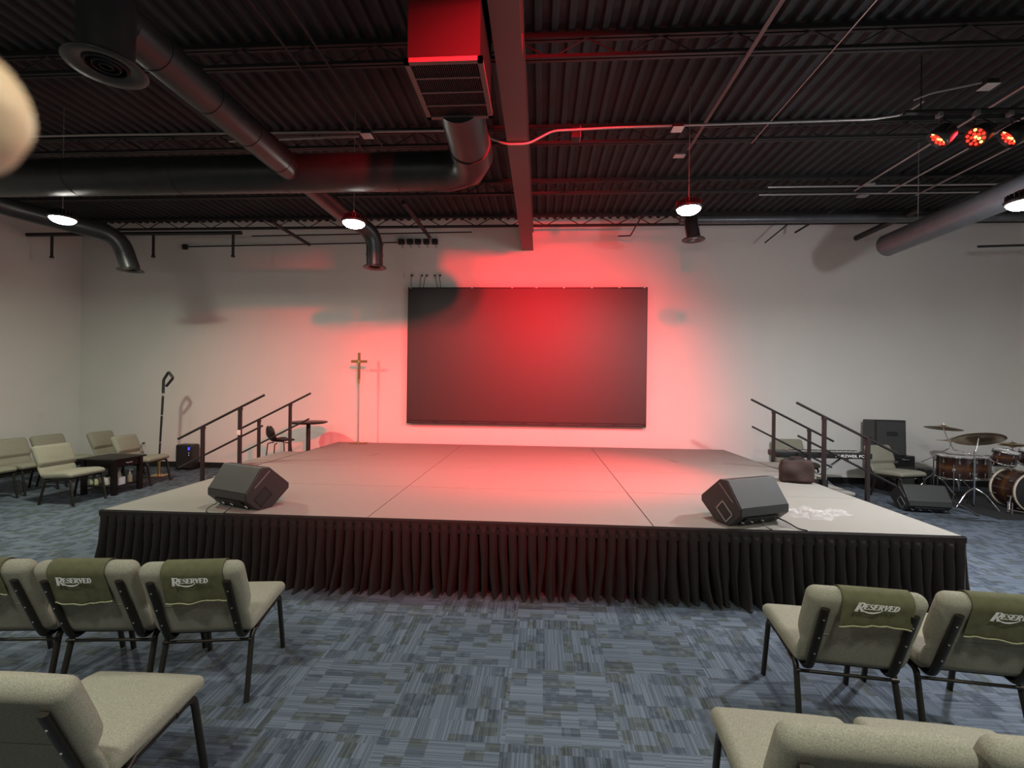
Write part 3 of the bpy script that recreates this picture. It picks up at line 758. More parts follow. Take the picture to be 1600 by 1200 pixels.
# ------------------------------------------------------------------ chairs
TH = R(23); BY, BZ = -.232, .372; HB = .468
def bk(w, t, s): return V(w, BY + t*math.cos(TH) - s*math.sin(TH), BZ + t*math.sin(TH) + s*math.cos(TH))
def sstep(a, c, x):
    x = max(0, min(1, (x-a)/(c-a))); return x*x*(3-2*x)
def make_chair(label, group, loc, rz):
    t = thing('church_chair', label, 'chair', loc, rz, group)
    def fseat(x, y, z):
        zz = z
        if z > 0: zz += .014*(1-(x/.26)**2)*(1-(y/.25)**2)
        zz -= .020*sstep(.13, .24, y)**1.0 * (1 if z > 0 else .2)
        zz += .07*y
        return (x*(1 - .03*(1 - (y+.24)/.48)), y, zz)
    MB().rbox((0, .015, .422), (.515, .475, .082), .034, nx=8, ny=8, nz=1, seg=4, fn=fseat).build('seat', 'chair_fabric', t)
    # backrest: thick upper pad, thin lower part, crease between
    def fback(x, y, z):     # y: front(+)/rear(-) half thickness .05 ; z along height
        s = z + HB/2; fr = (y + .05) / .10
        th = .044 + .044*sstep(.145, .20, s) - .012*math.exp(-((s-.150)/.012)**2)
        th += .012*(1-(x/.26)**2)*sstep(.2, .3, s)*(1-sstep(.40, .475, s))
        xx = x*(1 - .035*math.exp(-((s-.15)/.05)**2)); xx *= 1 - .05*(1-sstep(0, .15, s))
        p = bk(xx, th*fr, s); return tuple(p)
    MB().rbox((0, 0, 0), (.515, .10, HB), .048, nx=8, ny=2, nz=22, seg=4, fn=fback).build('backrest', 'chair_fabric', t)
    # seam line across the rear
    MB().tube([bk(-.16, -.0005, .215), bk(.16, -.0005, .215)], .0014, 6).build('rear_seam', 'chair_fabric', t)
    for s in (-1, 1):
        x = s*.226
        MB().tube(smooth_path([(x, .10, .372), (x, .205, .385), (x+s*.004, .275, .0)], rad=.055, n=7), .0135, 12, r2=.018, up=(0, 1, .2)).build('leg', 'chair_metal', t)
        MB().tube(smooth_path([(x, -.10, .352), (x, -.175, .345), (x+s*.010, -.262, .0)], rad=.055, n=7), .0135, 12, r2=.018, up=(0, 1, .2)).build('leg', 'chair_metal', t)
        MB().tube([(x, -.11, .352), (x, .11, .373)], .010, 12, r2=.016, up=(0, 0, 1)).build('seat_rail', 'chair_metal', t)
        xu = s*.188
        up = MB().tube(smooth_path([bk(xu, -.010, .392), bk(xu, -.010, .03), bk(xu, .0, -.035), V(xu, -.12, .352)], rad=.06, n=6), .021, 12, r2=.011, up=(0, -1, .3)).build('back_upright', 'chair_metal', t)
        b = MB()
        for q in (.10, .21, .33): b.tube([bk(xu, -.020, q), bk(xu, -.024, q)], .0042, 8)
        b.build('screws', 'screw', up)
    MB().tube([(-.235, -.205, .318), (.235, -.205, .318)], .0085, 10).build('stretcher', 'chair_metal', t)
    MB().box(-.22, -.20, .362, .22, .17, .378).build('seat_pan', 'chair_metal', t)
    return t
GA = 'audience chairs facing the stage'
c0 = make_chair('grey-beige fabric chair with olive cover, right end of the left front row', GA, (-1.62, -1.215, 0), R(9.5))
CH = [c0]
def chair(x, y, a, label, group): CH.append(dup(c0, (x, y, 0), R(a), label, group)); return CH[-1]
chair(-2.15, -1.25, 6, 'grey-beige chair with olive cover, second from the right end of the left front row', GA)
chair(-2.69, -1.29, 6, 'grey-beige chair with olive cover, cut by the left edge in the front row', GA)
chair(1.865, -1.24, -6.5, 'grey-beige fabric chair with olive cover, left end of the right front row', GA)
chair(2.455, -1.25, -6, 'grey-beige chair with olive cover at the right edge of the picture in the front row', GA)
chair(-1.475, -2.155, 1, 'large grey-beige chair in the bottom left corner of the picture', GA)
chair(1.225, -2.185, -3, 'uncovered grey-beige chair in the second row right of the aisle, bottom of the picture', GA)
chair(1.78, -2.20, -4, 'uncovered grey-beige chair in the bottom right corner of the picture', GA)
GL = 'chairs by the left wall'
chair(-6.48, 2.37, -92, 'grey-beige chair nearest the stage, left of the black side table', GL)
chair(-6.52, 3.62, -84, 'grey-beige chair just right of the black side table', GL)
chair(-7.74, 2.24, -92, 'grey-beige chair of which only the seat shows at the far left edge', GL)
chair(-7.74, 2.82, -92, 'grey-beige chair at the left edge behind the chair nearest the stage', GL)
chair(-7.74, 3.42, -90, 'grey-beige chair half hidden behind the chair nearest the stage', GL)
chair(-7.40, 4.06, -84, 'grey-beige chair in the room corner behind the black side table', GL)
GR = 'chairs behind the keyboard'
chair(4.85, 4.60, 180, 'pale grey chair behind the keyboard, left one', GR)
chair(6.08, 3.96, 196, 'pale grey chair right of the keyboard in front of the loudspeaker', GR)

# olive seat covers with lettering
def cover(chair_loc, rz, w0, label, drop=.245, txt_s=.335, wx=.30, tx=0., seed=0):
    t = thing('reserved_cover', label, 'chair cover', (*chair_loc, 0), rz, 'olive reserved covers')
    rnd = random.Random(seed)
    e = .0065
    # profile over the top of the backrest (t,s): front -> top -> rear
    g = e + .0015; rr = .048; tc_ = .044
    path = [(.088+g, .30), (.088+g, HB-rr)] + [(tc_ + (tc_+g)*math.cos(R(q)), HB-rr + (rr+g)*math.sin(R(q))) for q in range(12, 180, 12)] + [(-g, HB-rr), (-.012, .35), (-.014, HB-drop)]
    P = [V(a, c, 0) for a, c in path]
    # resample
    def samp(n):
        L = [0]
        for i in range(1, len(P)): L.append(L[-1] + (P[i]-P[i-1]).length)
        out = []
        for k in range(n+1):
            d = L[-1]*k/n; i = max(j for j in range(len(L)) if L[j] <= d + 1e-9); i = min(i, len(P)-2)
            f = (d-L[i])/(L[i+1]-L[i]); out.append((P[i]*(1-f) + P[i+1]*f, k/n))
        return out
    S = samp(46); nx = 30; vs = []
    f1, f2 = rnd.uniform(0, 6), rnd.uniform(0, 6)
    hemline = []
    for p, u in S:
        for i in range(nx+1):
            q = i/nx; x = (q-.5)*wx + w0
            rear = sstep(.62, 1., u)
            wv = rear*(.0035*math.sin(q*17+f1) + .004*math.sin(q*7+f2) + .003) * (.3 + rear)
            sag = rear**3*.008*math.sin(q*5 + f1)
            x2 = x + rear*.006*(q-.5)
            vs.append(bk(x2, p.x - abs(wv) - rear*.002, p.y - sag))
    n1 = nx+1
    b = MB().add(vs, [(r*n1+i, r*n1+i+1, (r+1)*n1+i+1, (r+1)*n1+i) for r in range(len(S)-1) for i in range(nx)], True)
    b.build('cloth', 'olive', t, solid=.0022)
    hem = [vs[-n1+i] + V(0, -.002, -.002) for i in range(n1)]
    MB().tube(hem, .004, 8).build('hem', 'olive_hem', t)
    wd, _ = reserved_word()
    fl = MB(); nv = []
    for (x, y, z) in wd.v:
        nv.append(bk(w0 + tx + x, -.0235, txt_s + y))
    fl.add(nv, wd.f); o = fl.build('lettering', 'white_print', t, solid=.0006, fix=False)
    return t
cover((-1.62, -1.215), R(9.5), .02, 'olive cloth reading Reserved over the right end chair of the left front row', seed=1, drop=.205, txt_s=.392)
cover((-2.15, -1.25), R(6), -.02, 'olive cloth reading Reserved over the second chair from the aisle at the left', drop=.215, wx=.285, seed=2, txt_s=.388)
cover((-2.69, -1.29), R(6), -.02, 'olive cloth reading Reserved on the chair cut by the left edge', drop=.165, seed=3, txt_s=.42)
cover((1.865, -1.24), R(-6.5), .03, 'olive cloth reading Reserved over the left end chair of the right front row', drop=.150, wx=.30, seed=4, txt_s=.420, tx=-.01)
cover((2.455, -1.25), R(-6), .02, 'olive cloth reading Reserved over the chair at the right edge', drop=.195, wx=.33, seed=5, txt_s=.40)

# ------------------------------------------------------------------ left side furniture
t = thing('side_table', 'black wooden side table with a drawer and lower shelf by the left chairs', 'table', (-6.48, 2.985, 0))
MB().rbox((0, 0, .545), (.62, .58, .026), .006, seg=2).build('top', 'dark_wood', t)
for sx in (-1, 1):
    for sy in (-1, 1): MB().box(sx*.245-.03, sy*.225-.03, 0, sx*.245+.03, sy*.225+.03, .531).build('leg', 'dark_wood', t, bevel=.003)
MB().box(-.24, -.24, .41, .24, -.22, .531).box(-.24, .22, .41, .24, .24, .531).box(-.26, -.22, .41, -.24, .22, .531).build('apron', 'dark_wood', t)
dr = MB().box(.24, -.19, .415, .262, .19, .527).build('drawer', 'dark_wood', t, bevel=.003)
MB().tube(smooth_path([(.262, -.05, .478), (.284, -.045, .474), (.284, .045, .474), (.262, .05, .478)], rad=.02), .008, 8, r2=.011, up=(0,0,1)).build('handle', 'silver', dr)
MB().box(-.24, -.22, .115, .24, .22, .135).build('shelf', 'dark_wood', t)
t = thing('tissue_box', 'pale tissue box with tissue pulled up on the lower shelf of the side table', 'tissue box', (-6.30, 2.90, .136))
MB().cbox((0, 0, .06), (.12, .12, .12), .004).build('box', 'tissue', t)
MB().add([V(-.04, 0, .12), V(.04, .01, .12), V(.05, -.01, .19), V(0, .02, .225), V(-.02, 0, .17)], [(0, 1, 2, 3, 4)]).build('tissue', 'plate_white', t, solid=.002)
t = thing('soap_pump_bottle', 'pump bottle with white top on the right of the side table shelf', 'bottle', (-6.31, 3.11, .136))
MB().lathe([(0, 0), (.03, 0), (.033, .01), (.033, .10), (.02, .125), (.012, .13), (0, .13)], 20).build('bottle', 'green_glass', t)
b = MB(); b.cyl((0, 0, .13), (0, 0, .16), .014, 14); b.cyl((0, 0, .16), (0, 0, .20), .005, 8); b.tube(smooth_path([(-.01, 0, .20), (.045, 0, .20), (.05, 0, .19)], rad=.01), .006, 8); b.build('pump', 'plate_white', t)
t = thing('spray_bottle', 'white label bottle beside the table leg on the lower shelf', 'bottle', (-6.43, 2.84, .136))
MB().cbox((0, 0, .065), (.07, .05, .13), .012).build('bottle', 'plate_white', t)
MB().cbox((.0, 0, .145), (.03, .03, .03), .005).build('cap', 'black_plastic', t)
for i, (x, y) in enumerate(((-6.70, 2.86), (-6.64, 2.93), (-6.60, 2.84))):
    o = MB().lathe([(0, 0), (.026, 0), (.028, .01), (.026, .085), (.02, .095), (0, .096)], 16, Matrix.Translation((0, 0, 0))).build('small_jar', 'green_glass', loc=(x, y, .136))
    tag(o, 'small glass jar on the left of the side table shelf', 'jar', 'jars on the side table shelf')

def outlet(loc, rz, label):
    t = thing('wall_outlet', label, 'outlet', loc, rz)
    MB().cbox((0, -.004, 0), (.075, .008, .12), .003).build('cover_plate', 'plate_white', t)
    MB().cbox((0, -.010, .025), (.03, .005, .032), .002).cbox((0, -.010, -.025), (.03, .005, .032), .002).build('socket', 'plate_white', t)
outlet((XL, 4.35, 1.08), R(90), 'white plate on the left wall above the chairs')
outlet((-7.85, 5.1, .46), 0, 'white outlet low on the stage wall right of the corner chairs')
t = thing('power_cord', 'thin dark cord hanging from the low outlet behind the side table', 'power cord', (-7.85, 5.1, .46))
MB().cbox((-.01, -.028, .02), (.03, .03, .026), .005).build('plug', 'rubber', t)
MB().tube(smooth_path([(-.01, -.04, .02), (-.05, -.05, -.02), (-.01, -.05, -.12), (.03, -.05, -.25), (.04, -.06, -.44)], rad=.06), .005, 7).build('cable', 'rubber', t)

t = thing('air_purifier', 'black box air purifier with a blue display against the stage wall', 'air purifier', (-6.77, 4.90, 0))
MB().rbox((0, 0, .262), (.34, .24, .48), .035, seg=3).build('body', 'black_plastic', t)
MB().box(-.14, -.124, .05, .14, -.118, .44).build('front_grille', 'spk_body', t)
MB().box(.10, -.127, .40, .138, -.119, .455).build('display', 'led_blue', t)
for z in (.30, .345): MB().cyl((.12, -.118, z), (.12, -.126, z), .006, 10).build('indicator', 'led_dot', t)
b = MB()
for sx in (-1, 1): b.cbox((sx*.13, 0, .011), (.06, .30, .022), .006)
b.build('feet', 'rubber', t)

# processional staff with a bent loop head
t = thing('tall_staff', 'tall black staff with a loop head standing in a brass base by the left wall', 'staff', (-6.78, 4.22, 0), R(10))
MB().box(-.14, -.12, 0, .14, .12, .012).build('base_plate', 'gold', t)
MB().cyl((0, 0, .012), (0, 0, .36), .022, 16).build('socket_tube', 'gold', t)
def stf(z): return V(.055*(z-.36)/1.2 - .0, 0, z)
MB().tube([stf(.36), stf(1.55)], .019, 14, radii=[.8, 1.05]).build('pole', 'black_plastic', t)
for z in (.62, 1.12, 1.50): MB().cyl(stf(z-.02 if z > 1.4 else z-.01), stf(z+.035 if z > 1.4 else z+.01), .023, 14).build('silver_ring', 'silver', t)
h0 = stf(1.53); MB().tube(smooth_path([h0, h0 + V(.005, 0, .25), h0 + V(.09, 0, .40), h0 + V(.17, 0, .29), h0 + V(.05, 0, .13)], rad=.03), .021, 12, r2=.024, radii=None).build('loop_head', 'black_plastic', t)

# standing cross
t = thing('standing_cross', 'brass processional cross on a tall slim pole at the left rear of the stage', 'cross', (-3.21, 4.72, SZ))
MB().box(-.15, -.09, 0, .15, .10, .012).build('base_plate', 'gold_dark', t)
MB().cyl((0, 0, .012), (0, 0, .04), .022, 14).cyl((0, 0, .012), (0, 0, 1.16), .0125, 14).build('pole', 'silver', t)
MB().cyl((0, 0, 1.14), (0, 0, 1.24), .014, 14, r1=.024).build('socket', 'gold', t)
MB().box(-.022, -.012, 1.22, .022, .012, 1.735).box(-.155, -.0115, 1.545, .155, .0115, 1.592).build('cross', 'gold_dark', t, bevel=.002)
MB().cyl((0, -.013, 1.568), (0, -.018, 1.568), .026, 18).build('centre_disc', 'gold', t)

# bar table and stool behind the left steps
t = thing('bar_table', 'round black bar table on a centre column behind the left steps', 'table', (-4.04, 4.42, 0))
MB().lathe([(0, 1.005), (.30, 1.005), (.335, 1.02), (.34, 1.03), (.335, 1.036), (0, 1.036)], 40).build('table_top', 'dark_wood', t)
MB().cyl((0, 0, .02), (0, 0, 1.006), .038, 18).build('column', 'steel_black', t)
MB().lathe([(0, 0), (.23, 0), (.23, .012), (.06, .03), (.0, .032)], 32).build('base', 'steel_black', t)
t = thing('bar_stool', 'brown moulded shell bar stool on four thin legs beside the bar table', 'stool', (-4.42, 4.12, -.035), R(-38))
def shell():
    b = MB(); nu, nv = 16, 14; vs = []
    for j in range(nv+1):
        v = j/nv
        # side profile: front lip -> seat -> curved up back
        P = [(.21, .735), (.16, .75), (.0, .73), (-.11, .745), (-.175, .82), (-.205, .92), (-.215, 1.0)]
        k = v*(len(P)-1); i = min(int(k), len(P)-2); f = k-i; y = P[i][0]*(1-f)+P[i+1][0]*f; z = P[i][1]*(1-f)+P[i+1][1]*f
        hw = .20*math.sqrt(max(0.0, 1 - (abs(v-.45)/.56)**3.2)) + .004
        for i2 in range(nu+1):
            q = i2/nu*2-1; lift = .05*q*q*(1-abs(v-.5)); fw = .05*q*q*sstep(.45, .9, v)
            vs.append(V(q*hw, y+fw, z+lift))
    n = nu+1; b.add(vs, [(j*n+i, j*n+i+1, (j+1)*n+i+1, (j+1)*n+i) for j in range(nv) for i in range(nu)], True); return b
shell().build('seat_shell', mat('brown_shell', (.022, .014, .012), .6), t, solid=.014)
for sx in (-1, 1):
    for sy in (-1, 1): MB().tube(smooth_path([(sx*.07, sy*.07, .715), (sx*.15, sy*.14, .70), (sx*.20, sy*.19, .035)], rad=.03), .010, 8).build('leg', 'steel_black', t)
b = MB(); q = [( .178, .168), (-.178, .168), (-.178, -.168), (.178, -.168), (.178, .168)]
for i in range(4): b.tube([(*q[i], .28), (*q[i+1], .28)], .006, 6)
b.build('foot_ring', 'steel_black', t)

# ------------------------------------------------------------------ right side: keyboard, bag, plastic, speakers
def text_mesh(name, body, size, parent, loc, rot, m='white_print', bold=.0, sx=1.):
    cu = bpy.data.curves.new(name, 'FONT'); cu.body = body; cu.size = size; cu.align_x = 'CENTER'; cu.align_y = 'CENTER'; cu.extrude = .0006; cu.offset = bold
    to = bpy.data.objects.new('tmp', cu); COL.objects.link(to)
    dg = bpy.context.evaluated_depsgraph_get(); me = bpy.data.meshes.new_from_object(to.evaluated_get(dg))
    bpy.data.objects.remove(to); me.materials.clear(); me.materials.append(M[m])
    o = bpy.data.objects.new(name, me); COL.objects.link(o); o.parent = parent; o.location = loc; o.rotation_euler = rot; o.scale = (sx, 1, 1); return o
t = thing('keyboard', 'long black stage keyboard with white lettering on its back', 'keyboard', (4.93, 4.0, .625))
MB().rbox((0, .13, .045), (1.50, .34, .09), .012, seg=2).build('body', 'black_plastic', t)
MB().box(-.45, .14, .088, .66, .295, .10).build('white_keys', 'plate_white', t)
b = MB()
for i in range(52):
    if i % 7 in (2, 6): continue
    x = -.45 + (i+1)*1.11/52; b.box(x-.006, .14, .099, x+.006, .235, .108)
b.build('black_keys', 'rubber', t)
b = MB()
for i in range(14): b.cyl((-.68 + (i % 7)*.03, .04+.05*(i//7), .089), (-.68 + (i % 7)*.03, .04+.05*(i//7), .10), .007, 8)
b.build('knobs', 'grey_metal', t)
text_mesh('brand_lettering', 'KURZWEIL PC', .062, t, (.395, -.0415, .043), (R(90), 0, 0), bold=.001, sx=1.15)
t = thing('keyboard_stand', 'black X-shaped folding keyboard stand', 'stand', (4.93, 4.13, 0))
for s in (-1, 1):
    MB().tube([(-.38*s, s*.02, .03), (.36*s, s*.02, .598)], .016, 10).build('cross_tube', 'grey_metal', t)
    MB().tube([(-.38*s, -.2, .02), (-.38*s, .2, .02)], .016, 10).build('foot_bar', 'steel_black', t)
    MB().tube([(.36*s, -.18, .61), (.36*s, .16, .61)], .014, 10).build('top_bar', 'steel_black', t)
MB().cyl((0, -.05, .31), (0, .05, .31), .035, 16).build('pivot', 'black_plastic', t)

t = thing('carry_bag', 'dark brown soft carry bag standing on the right edge of the stage', 'bag', (3.43, 2.0, SZ), R(-14))
def fbag(x, y, z):
    k = 1 - .10*sstep(.0, .13, z) ; bul = .02*math.cos(x*9)*math.cos(z*8)
    yy = y*(1 - .45*sstep(-.05, .14, z)) + (bul if y > 0 else -bul)
    yy += .008*math.sin(x*23 + z*19) + .006*math.sin(x*11 - z*31)
    return (x*k*(1+.03*math.sin(z*22)), yy, z + .008*math.sin(x*8+1))
MB().rbox((0, 0, .142), (.37, .15, .27), .028, nx=14, ny=5, nz=12, seg=4, fn=fbag).build('body', 'brown_leather', t)
MB().tube([(-.15, -.052, .215), (0, -.060, .222), (.15, -.052, .215)], .004, 6).build('zip', 'rubber', t)
for y in (-.03, .03): MB().tube(smooth_path([(-.07, y, .265), (-.065, y*1.1, .31), (.065, y*1.1, .31), (.07, y, .265)], rad=.03), .007, 8).build('handle', 'brown_leather', t)
cable([(3.3, 2.05, .90), (3.36, 1.99, .905), (3.42, 2.02, .90), (3.50, 2.0, .895), (3.54, 2.02, .89)], 'black strap lying over the top of the brown bag', r=.006, name='bag_strap', cat='strap')

def crumple(name, label, loc, sx, sy, h, seed, rz):
    rnd = random.Random(seed); b = MB(); nx, ny = 26, 18; vs = []
    ph = [rnd.uniform(0, 6) for _ in range(8)]
    for j in range(ny+1):
        for i in range(nx+1):
            u = i/nx*2-1; v = j/ny*2-1
            rr = max(0., 1 - (abs(u)**2.5 + abs(v)**2.5))
            z = h*rr**.6*(.55 + .25*math.sin(u*7+ph[0]+v*3) + .22*math.sin(v*11+ph[1]-u*5) + .2*rnd.uniform(-1, 1))
            vs.append(V(u*sx*(1+.12*math.sin(v*5+ph[2])), v*sy*(1+.15*math.sin(u*6+ph[3])), max(.0015, z) + .001))
    n = nx+1; b.add(vs, [(j*n+i, j*n+i+1, (j+1)*n+i+1, (j+1)*n+i) for j in range(ny) for i in range(nx)])
    return tag(b.build(name, 'plastic_clear', loc=loc, rot=(0, 0, rz), fix=False), label, 'plastic bag', 'crumpled plastic bags on stage')
crumple('plastic_bag', 'larger crumpled clear plastic bag beside the right stage monitor', (2.74, .50, SZ), .17, .15, .075, 4, R(-20))
crumple('plastic_bag', 'smaller crumpled clear plastic bag farther right on the stage', (3.03, .58, SZ), .12, .08, .045, 9, R(15))

t = thing('pa_loudspeaker', 'tall black loudspeaker standing on the amplifier cabinet', 'speaker', (6.40, 4.74, .615), R(-10))
MB().prism([(-.22, 0), (.20, 0), (.20, .60), (-.19, .62)], -.24, .24).build('cabinet', 'spk_body', t, bevel=.008)
MB().box(-.215, -.228, .02, .215, -.200, .59).build('grille', 'spk', t)
MB().box(-.245, -.10, .24, -.238, .04, .31).build('side_handle', 'rubber', t)
MB().box(-.06, -.232, .34, .10, -.226, .42).build('badge', 'black_plastic', t)
b = MB()
for k in range(7): b.cyl((-.243, -.17, .06+k*.08), (-.247, -.17, .06+k*.08), .008, 8)
b.build('side_screws', 'gold_dark', t)
t = thing('amplifier_cabinet', 'black amplifier cabinet on the floor under the tall loudspeaker', 'amplifier', (6.50, 4.75, 0), R(5))
MB().box(-.26, -.24, .0, .26, .22, .612).build('cabinet', 'spk_body', t, bevel=.008)
MB().box(-.235, -.246, .03, .235, -.238, .42).build('grille', 'spk', t)
MB().box(-.235, -.247, .45, .235, -.239, .58).build('control_panel', 'black_plastic', t)
MB().box(-.17, -.252, .49, -.05, -.246, .53).build('name_plate', 'silver', t)
MB().tube(smooth_path([(.02, -.25, .56), (.04, -.275, .555), (.12, -.275, .55), (.14, -.25, .545)], rad=.01), .007, 8).build('handle', 'silver', t)
cable([(6.78, 4.8, .50), (6.86, 4.82, .40), (6.84, 4.84, .30), (6.95, 4.85, .12), (7.12, 4.85, .01)], 'black cable hanging down the right side of the amplifier cabinet', 'floor cables')

# ------------------------------------------------------------------ drums
tag(MB().rbox((7.75, 3.72, .006), (2.35, 1.75, .012), .005, seg=1).build('drum_rug', 'rug'), 'black rug under the drum kit', 'rug')
def drum(loc, dia, dep, label, axis='z', tilt=None, nl=6, legs=False, group='drums of the kit', head='drum_head', cat='drum', name='drum'):
    t = thing(name, label, cat, loc, 0, group); r = dia/2
    mt = Matrix.Identity(4)
    if axis == 'y': mt = Matrix.Rotation(R(90), 4, 'X')
    if tilt: mt = Matrix.Rotation(tilt[0], 4, 'X') @ Matrix.Rotation(tilt[1], 4, 'Y')
    b = MB(); b.lathe([(r, -dep/2+.012), (r, dep/2-.012)], 40, mt); b.build('shell', 'burst_y' if axis == 'y' else 'burst_z', t)
    for s in (-1, 1):
        z = s*dep/2
        hd = MB().lathe([(0, z), (r*1.0, z)], 40, mt).build('head', ('black_head' if axis == 'y' else head) if s > 0 else 'drum_head', t)
        hw = .022 if axis == 'y' else .010
        hoop = MB().lathe([(r+.002, z-s*hw), (r+.012, z-s*hw), (r+.012, z+s*.012), (r+.002, z+s*.012), (r+.002, z-s*hw)], 40, mt).build('hoop', 'hoop_white' if axis == 'y' else 'chrome', t)
    b = MB()
    for k in range(nl):
        a = 2*PI*(k+.35)/nl
        for s in (-1, 1):
            p = mt @ V((r+.012)*math.cos(a), (r+.012)*math.sin(a), s*dep*.27); q = mt @ V((r+.016)*math.cos(a), (r+.016)*math.sin(a), s*(dep/2+.005))
            u_ = (mt.to_3x3() @ V(0, 0, 1))
            b.tube([p - u_*.018, p + u_*.018], .011, 8); b.tube([p, q], .004, 6)
    b.build('lugs', 'chrome', t)
    if legs:
        for k in range(3):
            a = R(20) + 2*PI*k/3 - .6; x, y = (r+.022)*math.cos(a), (r+.022)*math.sin(a)
            MB().tube([(x, y, .06), (x, y, -loc[2]+.014)], .007, 8).build('leg', 'chrome', t)
            MB().cbox((x*.96, y*.96, -.03), (.03, .03, .06), .005).build('leg_bracket', 'chrome', t)
    return t
drum((6.87, 3.86, .55), .46, .34, 'large brown sunburst floor tom at the left of the kit', legs=True, nl=8)
drum((7.31, 4.02, .53), .38, .32, 'brown sunburst floor tom just right of the large one', legs=True, nl=6)
k = drum((7.42, 3.40, .305), .56, .37, 'brown bass drum with black front head and pale hoops', axis='y', nl=8, cat='bass drum', name='bass_drum')
for s in (-1, 1): MB().tube(smooth_path([(s*.26, -.12, -.05), (s*.34, -.17, -.17), (s*.37, -.20, -.29)], rad=.03), .009, 8).build('spur_leg', 'chrome', k)
drum((7.34, 3.58, .765), .27, .18, 'small brown rack tom above the bass drum, left one', tilt=(R(14), R(4)), nl=6)
drum((7.76, 3.58, .765), .31, .20, 'small brown rack tom above the bass drum, at the picture edge', tilt=(R(14), R(-4)), nl=6)
drum((7.76, 4.12, .62), .36, .14, 'shallow brown snare drum behind the bass drum', nl=8, tilt=(R(-4), 0))
t = thing('tom_mount', 'chrome post and arms on the bass drum holding the rack toms', 'drum hardware', (7.56, 3.46, .59))
MB().cyl((0, 0, 0), (0, 0, .36), .014, 12).build('post', 'chrome', t)
MB().tube([(0, 0, .26), (-.07, -.01, .22)], .012, 10).tube([(0, 0, .26), (.07, -.01, .22)], .012, 10).build('arms', 'chrome', t)
MB().cbox((0, 0, .30), (.06, .06, .07), .012).cbox((0, 0, .36), (.05, .05, .03), .010).build('clamp', 'chrome', t)
def tripod(b, z0, h, spread, rot=0., r=.009):
    for k in range(3):
        a = rot + 2*PI*k/3
        b.append(smooth_path([(.012*math.cos(a), .012*math.sin(a), h), (spread*.45*math.cos(a), spread*.45*math.sin(a), h*.78), (spread*math.cos(a), spread*math.sin(a), z0)], rad=.05))
def cyl_stand(loc, h, label, cymbals, arm=None, rot=0., spread=.33):
    t = thing('cymbal_stand', label, 'cymbal stand', loc, 0, 'cymbal stands')
    z0 = .014
    P = []; tripod(P, z0, .30, spread, rot)
    for p in P: MB().tube(p, .009, 8).build('leg', 'chrome', t)
    MB().cyl((0, 0, .06), (0, 0, h*.6), .0125, 12).cyl((0, 0, h*.58), (0, 0, h), .0095, 12).build('pole', 'chrome', t)
    MB().cyl((0, 0, h*.575), (0, 0, h*.61), .022, 12).cyl((0, 0, .28), (0, 0, .32), .024, 12).build('collar', 'chrome', t)
    for path in (arm or []): MB().tube([Vector(q) for q in path], .008, 10).build('boom_arm', 'chrome', t)
    for (c, rr, tx, ty, m) in cymbals:
        mt = Matrix.Translation(c) @ Matrix.Rotation(R(tx), 4, 'X') @ Matrix.Rotation(R(ty), 4, 'Y')
        cy = MB().lathe([(.006, .032), (.03, .030), (.055, .010), (.075, .0), (rr*.6, -.010), (rr, -.026), (rr, -.0275), (rr*.6, -.0115), (.075, -.0015), (.055, .008), (.03, .028), (.006, .030)], 44, mt).build('cymbal', m, t)
        MB().cyl(mt @ V(0, 0, .025), mt @ V(0, 0, .06), .006, 8).cyl(mt @ V(0, 0, .032), mt @ V(0, 0, .045), .015, 12).build('wing_nut', 'chrome', cy)
    return t
# big ride cymbal and its stand, which also carries a boom with a crash
cyl_stand((6.80, 3.46, 0), .86, 'chrome stand with the large bronze cymbal in front of the floor toms', [((.07, .02, 1.06), .30, -23, 8, 'cymbal'), ((-.20, .30, 1.19), .235, -6, 9, 'cymbal')],
          arm=[[(0, 0, .84), (.03, 0, .90), (.07, .02, 1.055)], [(0, 0, .80), (-.08, .12, .83), (-.13, .2, .85)], [(-.13, .2, .85), (-.18, .27, 1.06), (-.20, .30, 1.18)]], rot=R(185), spread=.27)
cyl_stand((7.06, 4.50, 0), .62, 'chrome boom stand with a thin bronze cymbal behind the large floor tom', [((.30, .0, .91), .22, -2, 4, 'cymbal')],
          arm=[[(-.22, -.03, .53), (0, 0, .62), (.16, .02, .70), (.26, .02, .76)], [(.26, .02, .76), (.28, .02, .82), (.30, 0, .91)]], rot=R(60), spread=.28)
cyl_stand((8.0, 4.15, 0), .86, 'hi-hat stand with a pair of small cymbals right of the snare', [((0, 0, .90), .18, 0, 0, 'cymbal'), ((0, 0, .875), .18, 180, 0, 'cymbal')], rot=R(20), spread=.26)
t = thing('drum_throne', 'black round drum seat behind the kit', 'stool', (7.15, 4.60-.12, 0))
t.location = (7.62, 4.72, 0)
MB().lathe([(0, .42), (.15, .42), (.17, .44), (.17, .48), (.15, .50), (0, .505)], 28).build('seat', 'black_plastic', t)
MB().cyl((0, 0, .1), (0, 0, .42), .015, 12).build('pole', 'chrome', t)
P = []; tripod(P, .014, .22, .24)
for p in P: MB().tube(p, .009, 8).build('leg', 'chrome', t)
t = thing('kick_pedal', 'black metal pedal on the floor left of the bass drum', 'pedal', (7.12, 3.14, .012), R(80))
MB().box(-.04, -.14, .0, .04, .12, .012).build('base', 'steel_black', t)
MB().prism([(-.12, .012), (.10, .05), (.10, .058), (-.12, .020)], -.032, .032).build('footboard', 'silver', t)
MB().cyl((-.04, .10, .0), (-.04, .10, .16), .007, 8).cyl((.04, .10, .0), (.04, .10, .16), .007, 8).build('post', 'silver', t)
t = thing('bass_drum_microphone', 'small black microphone on a short stand before the bass drum', 'microphone', (7.40, 3.05, 0))
MB().lathe([(0, 0), (.06, 0), (.06, .012), (0, .018)], 20).build('base', 'steel_black', t)
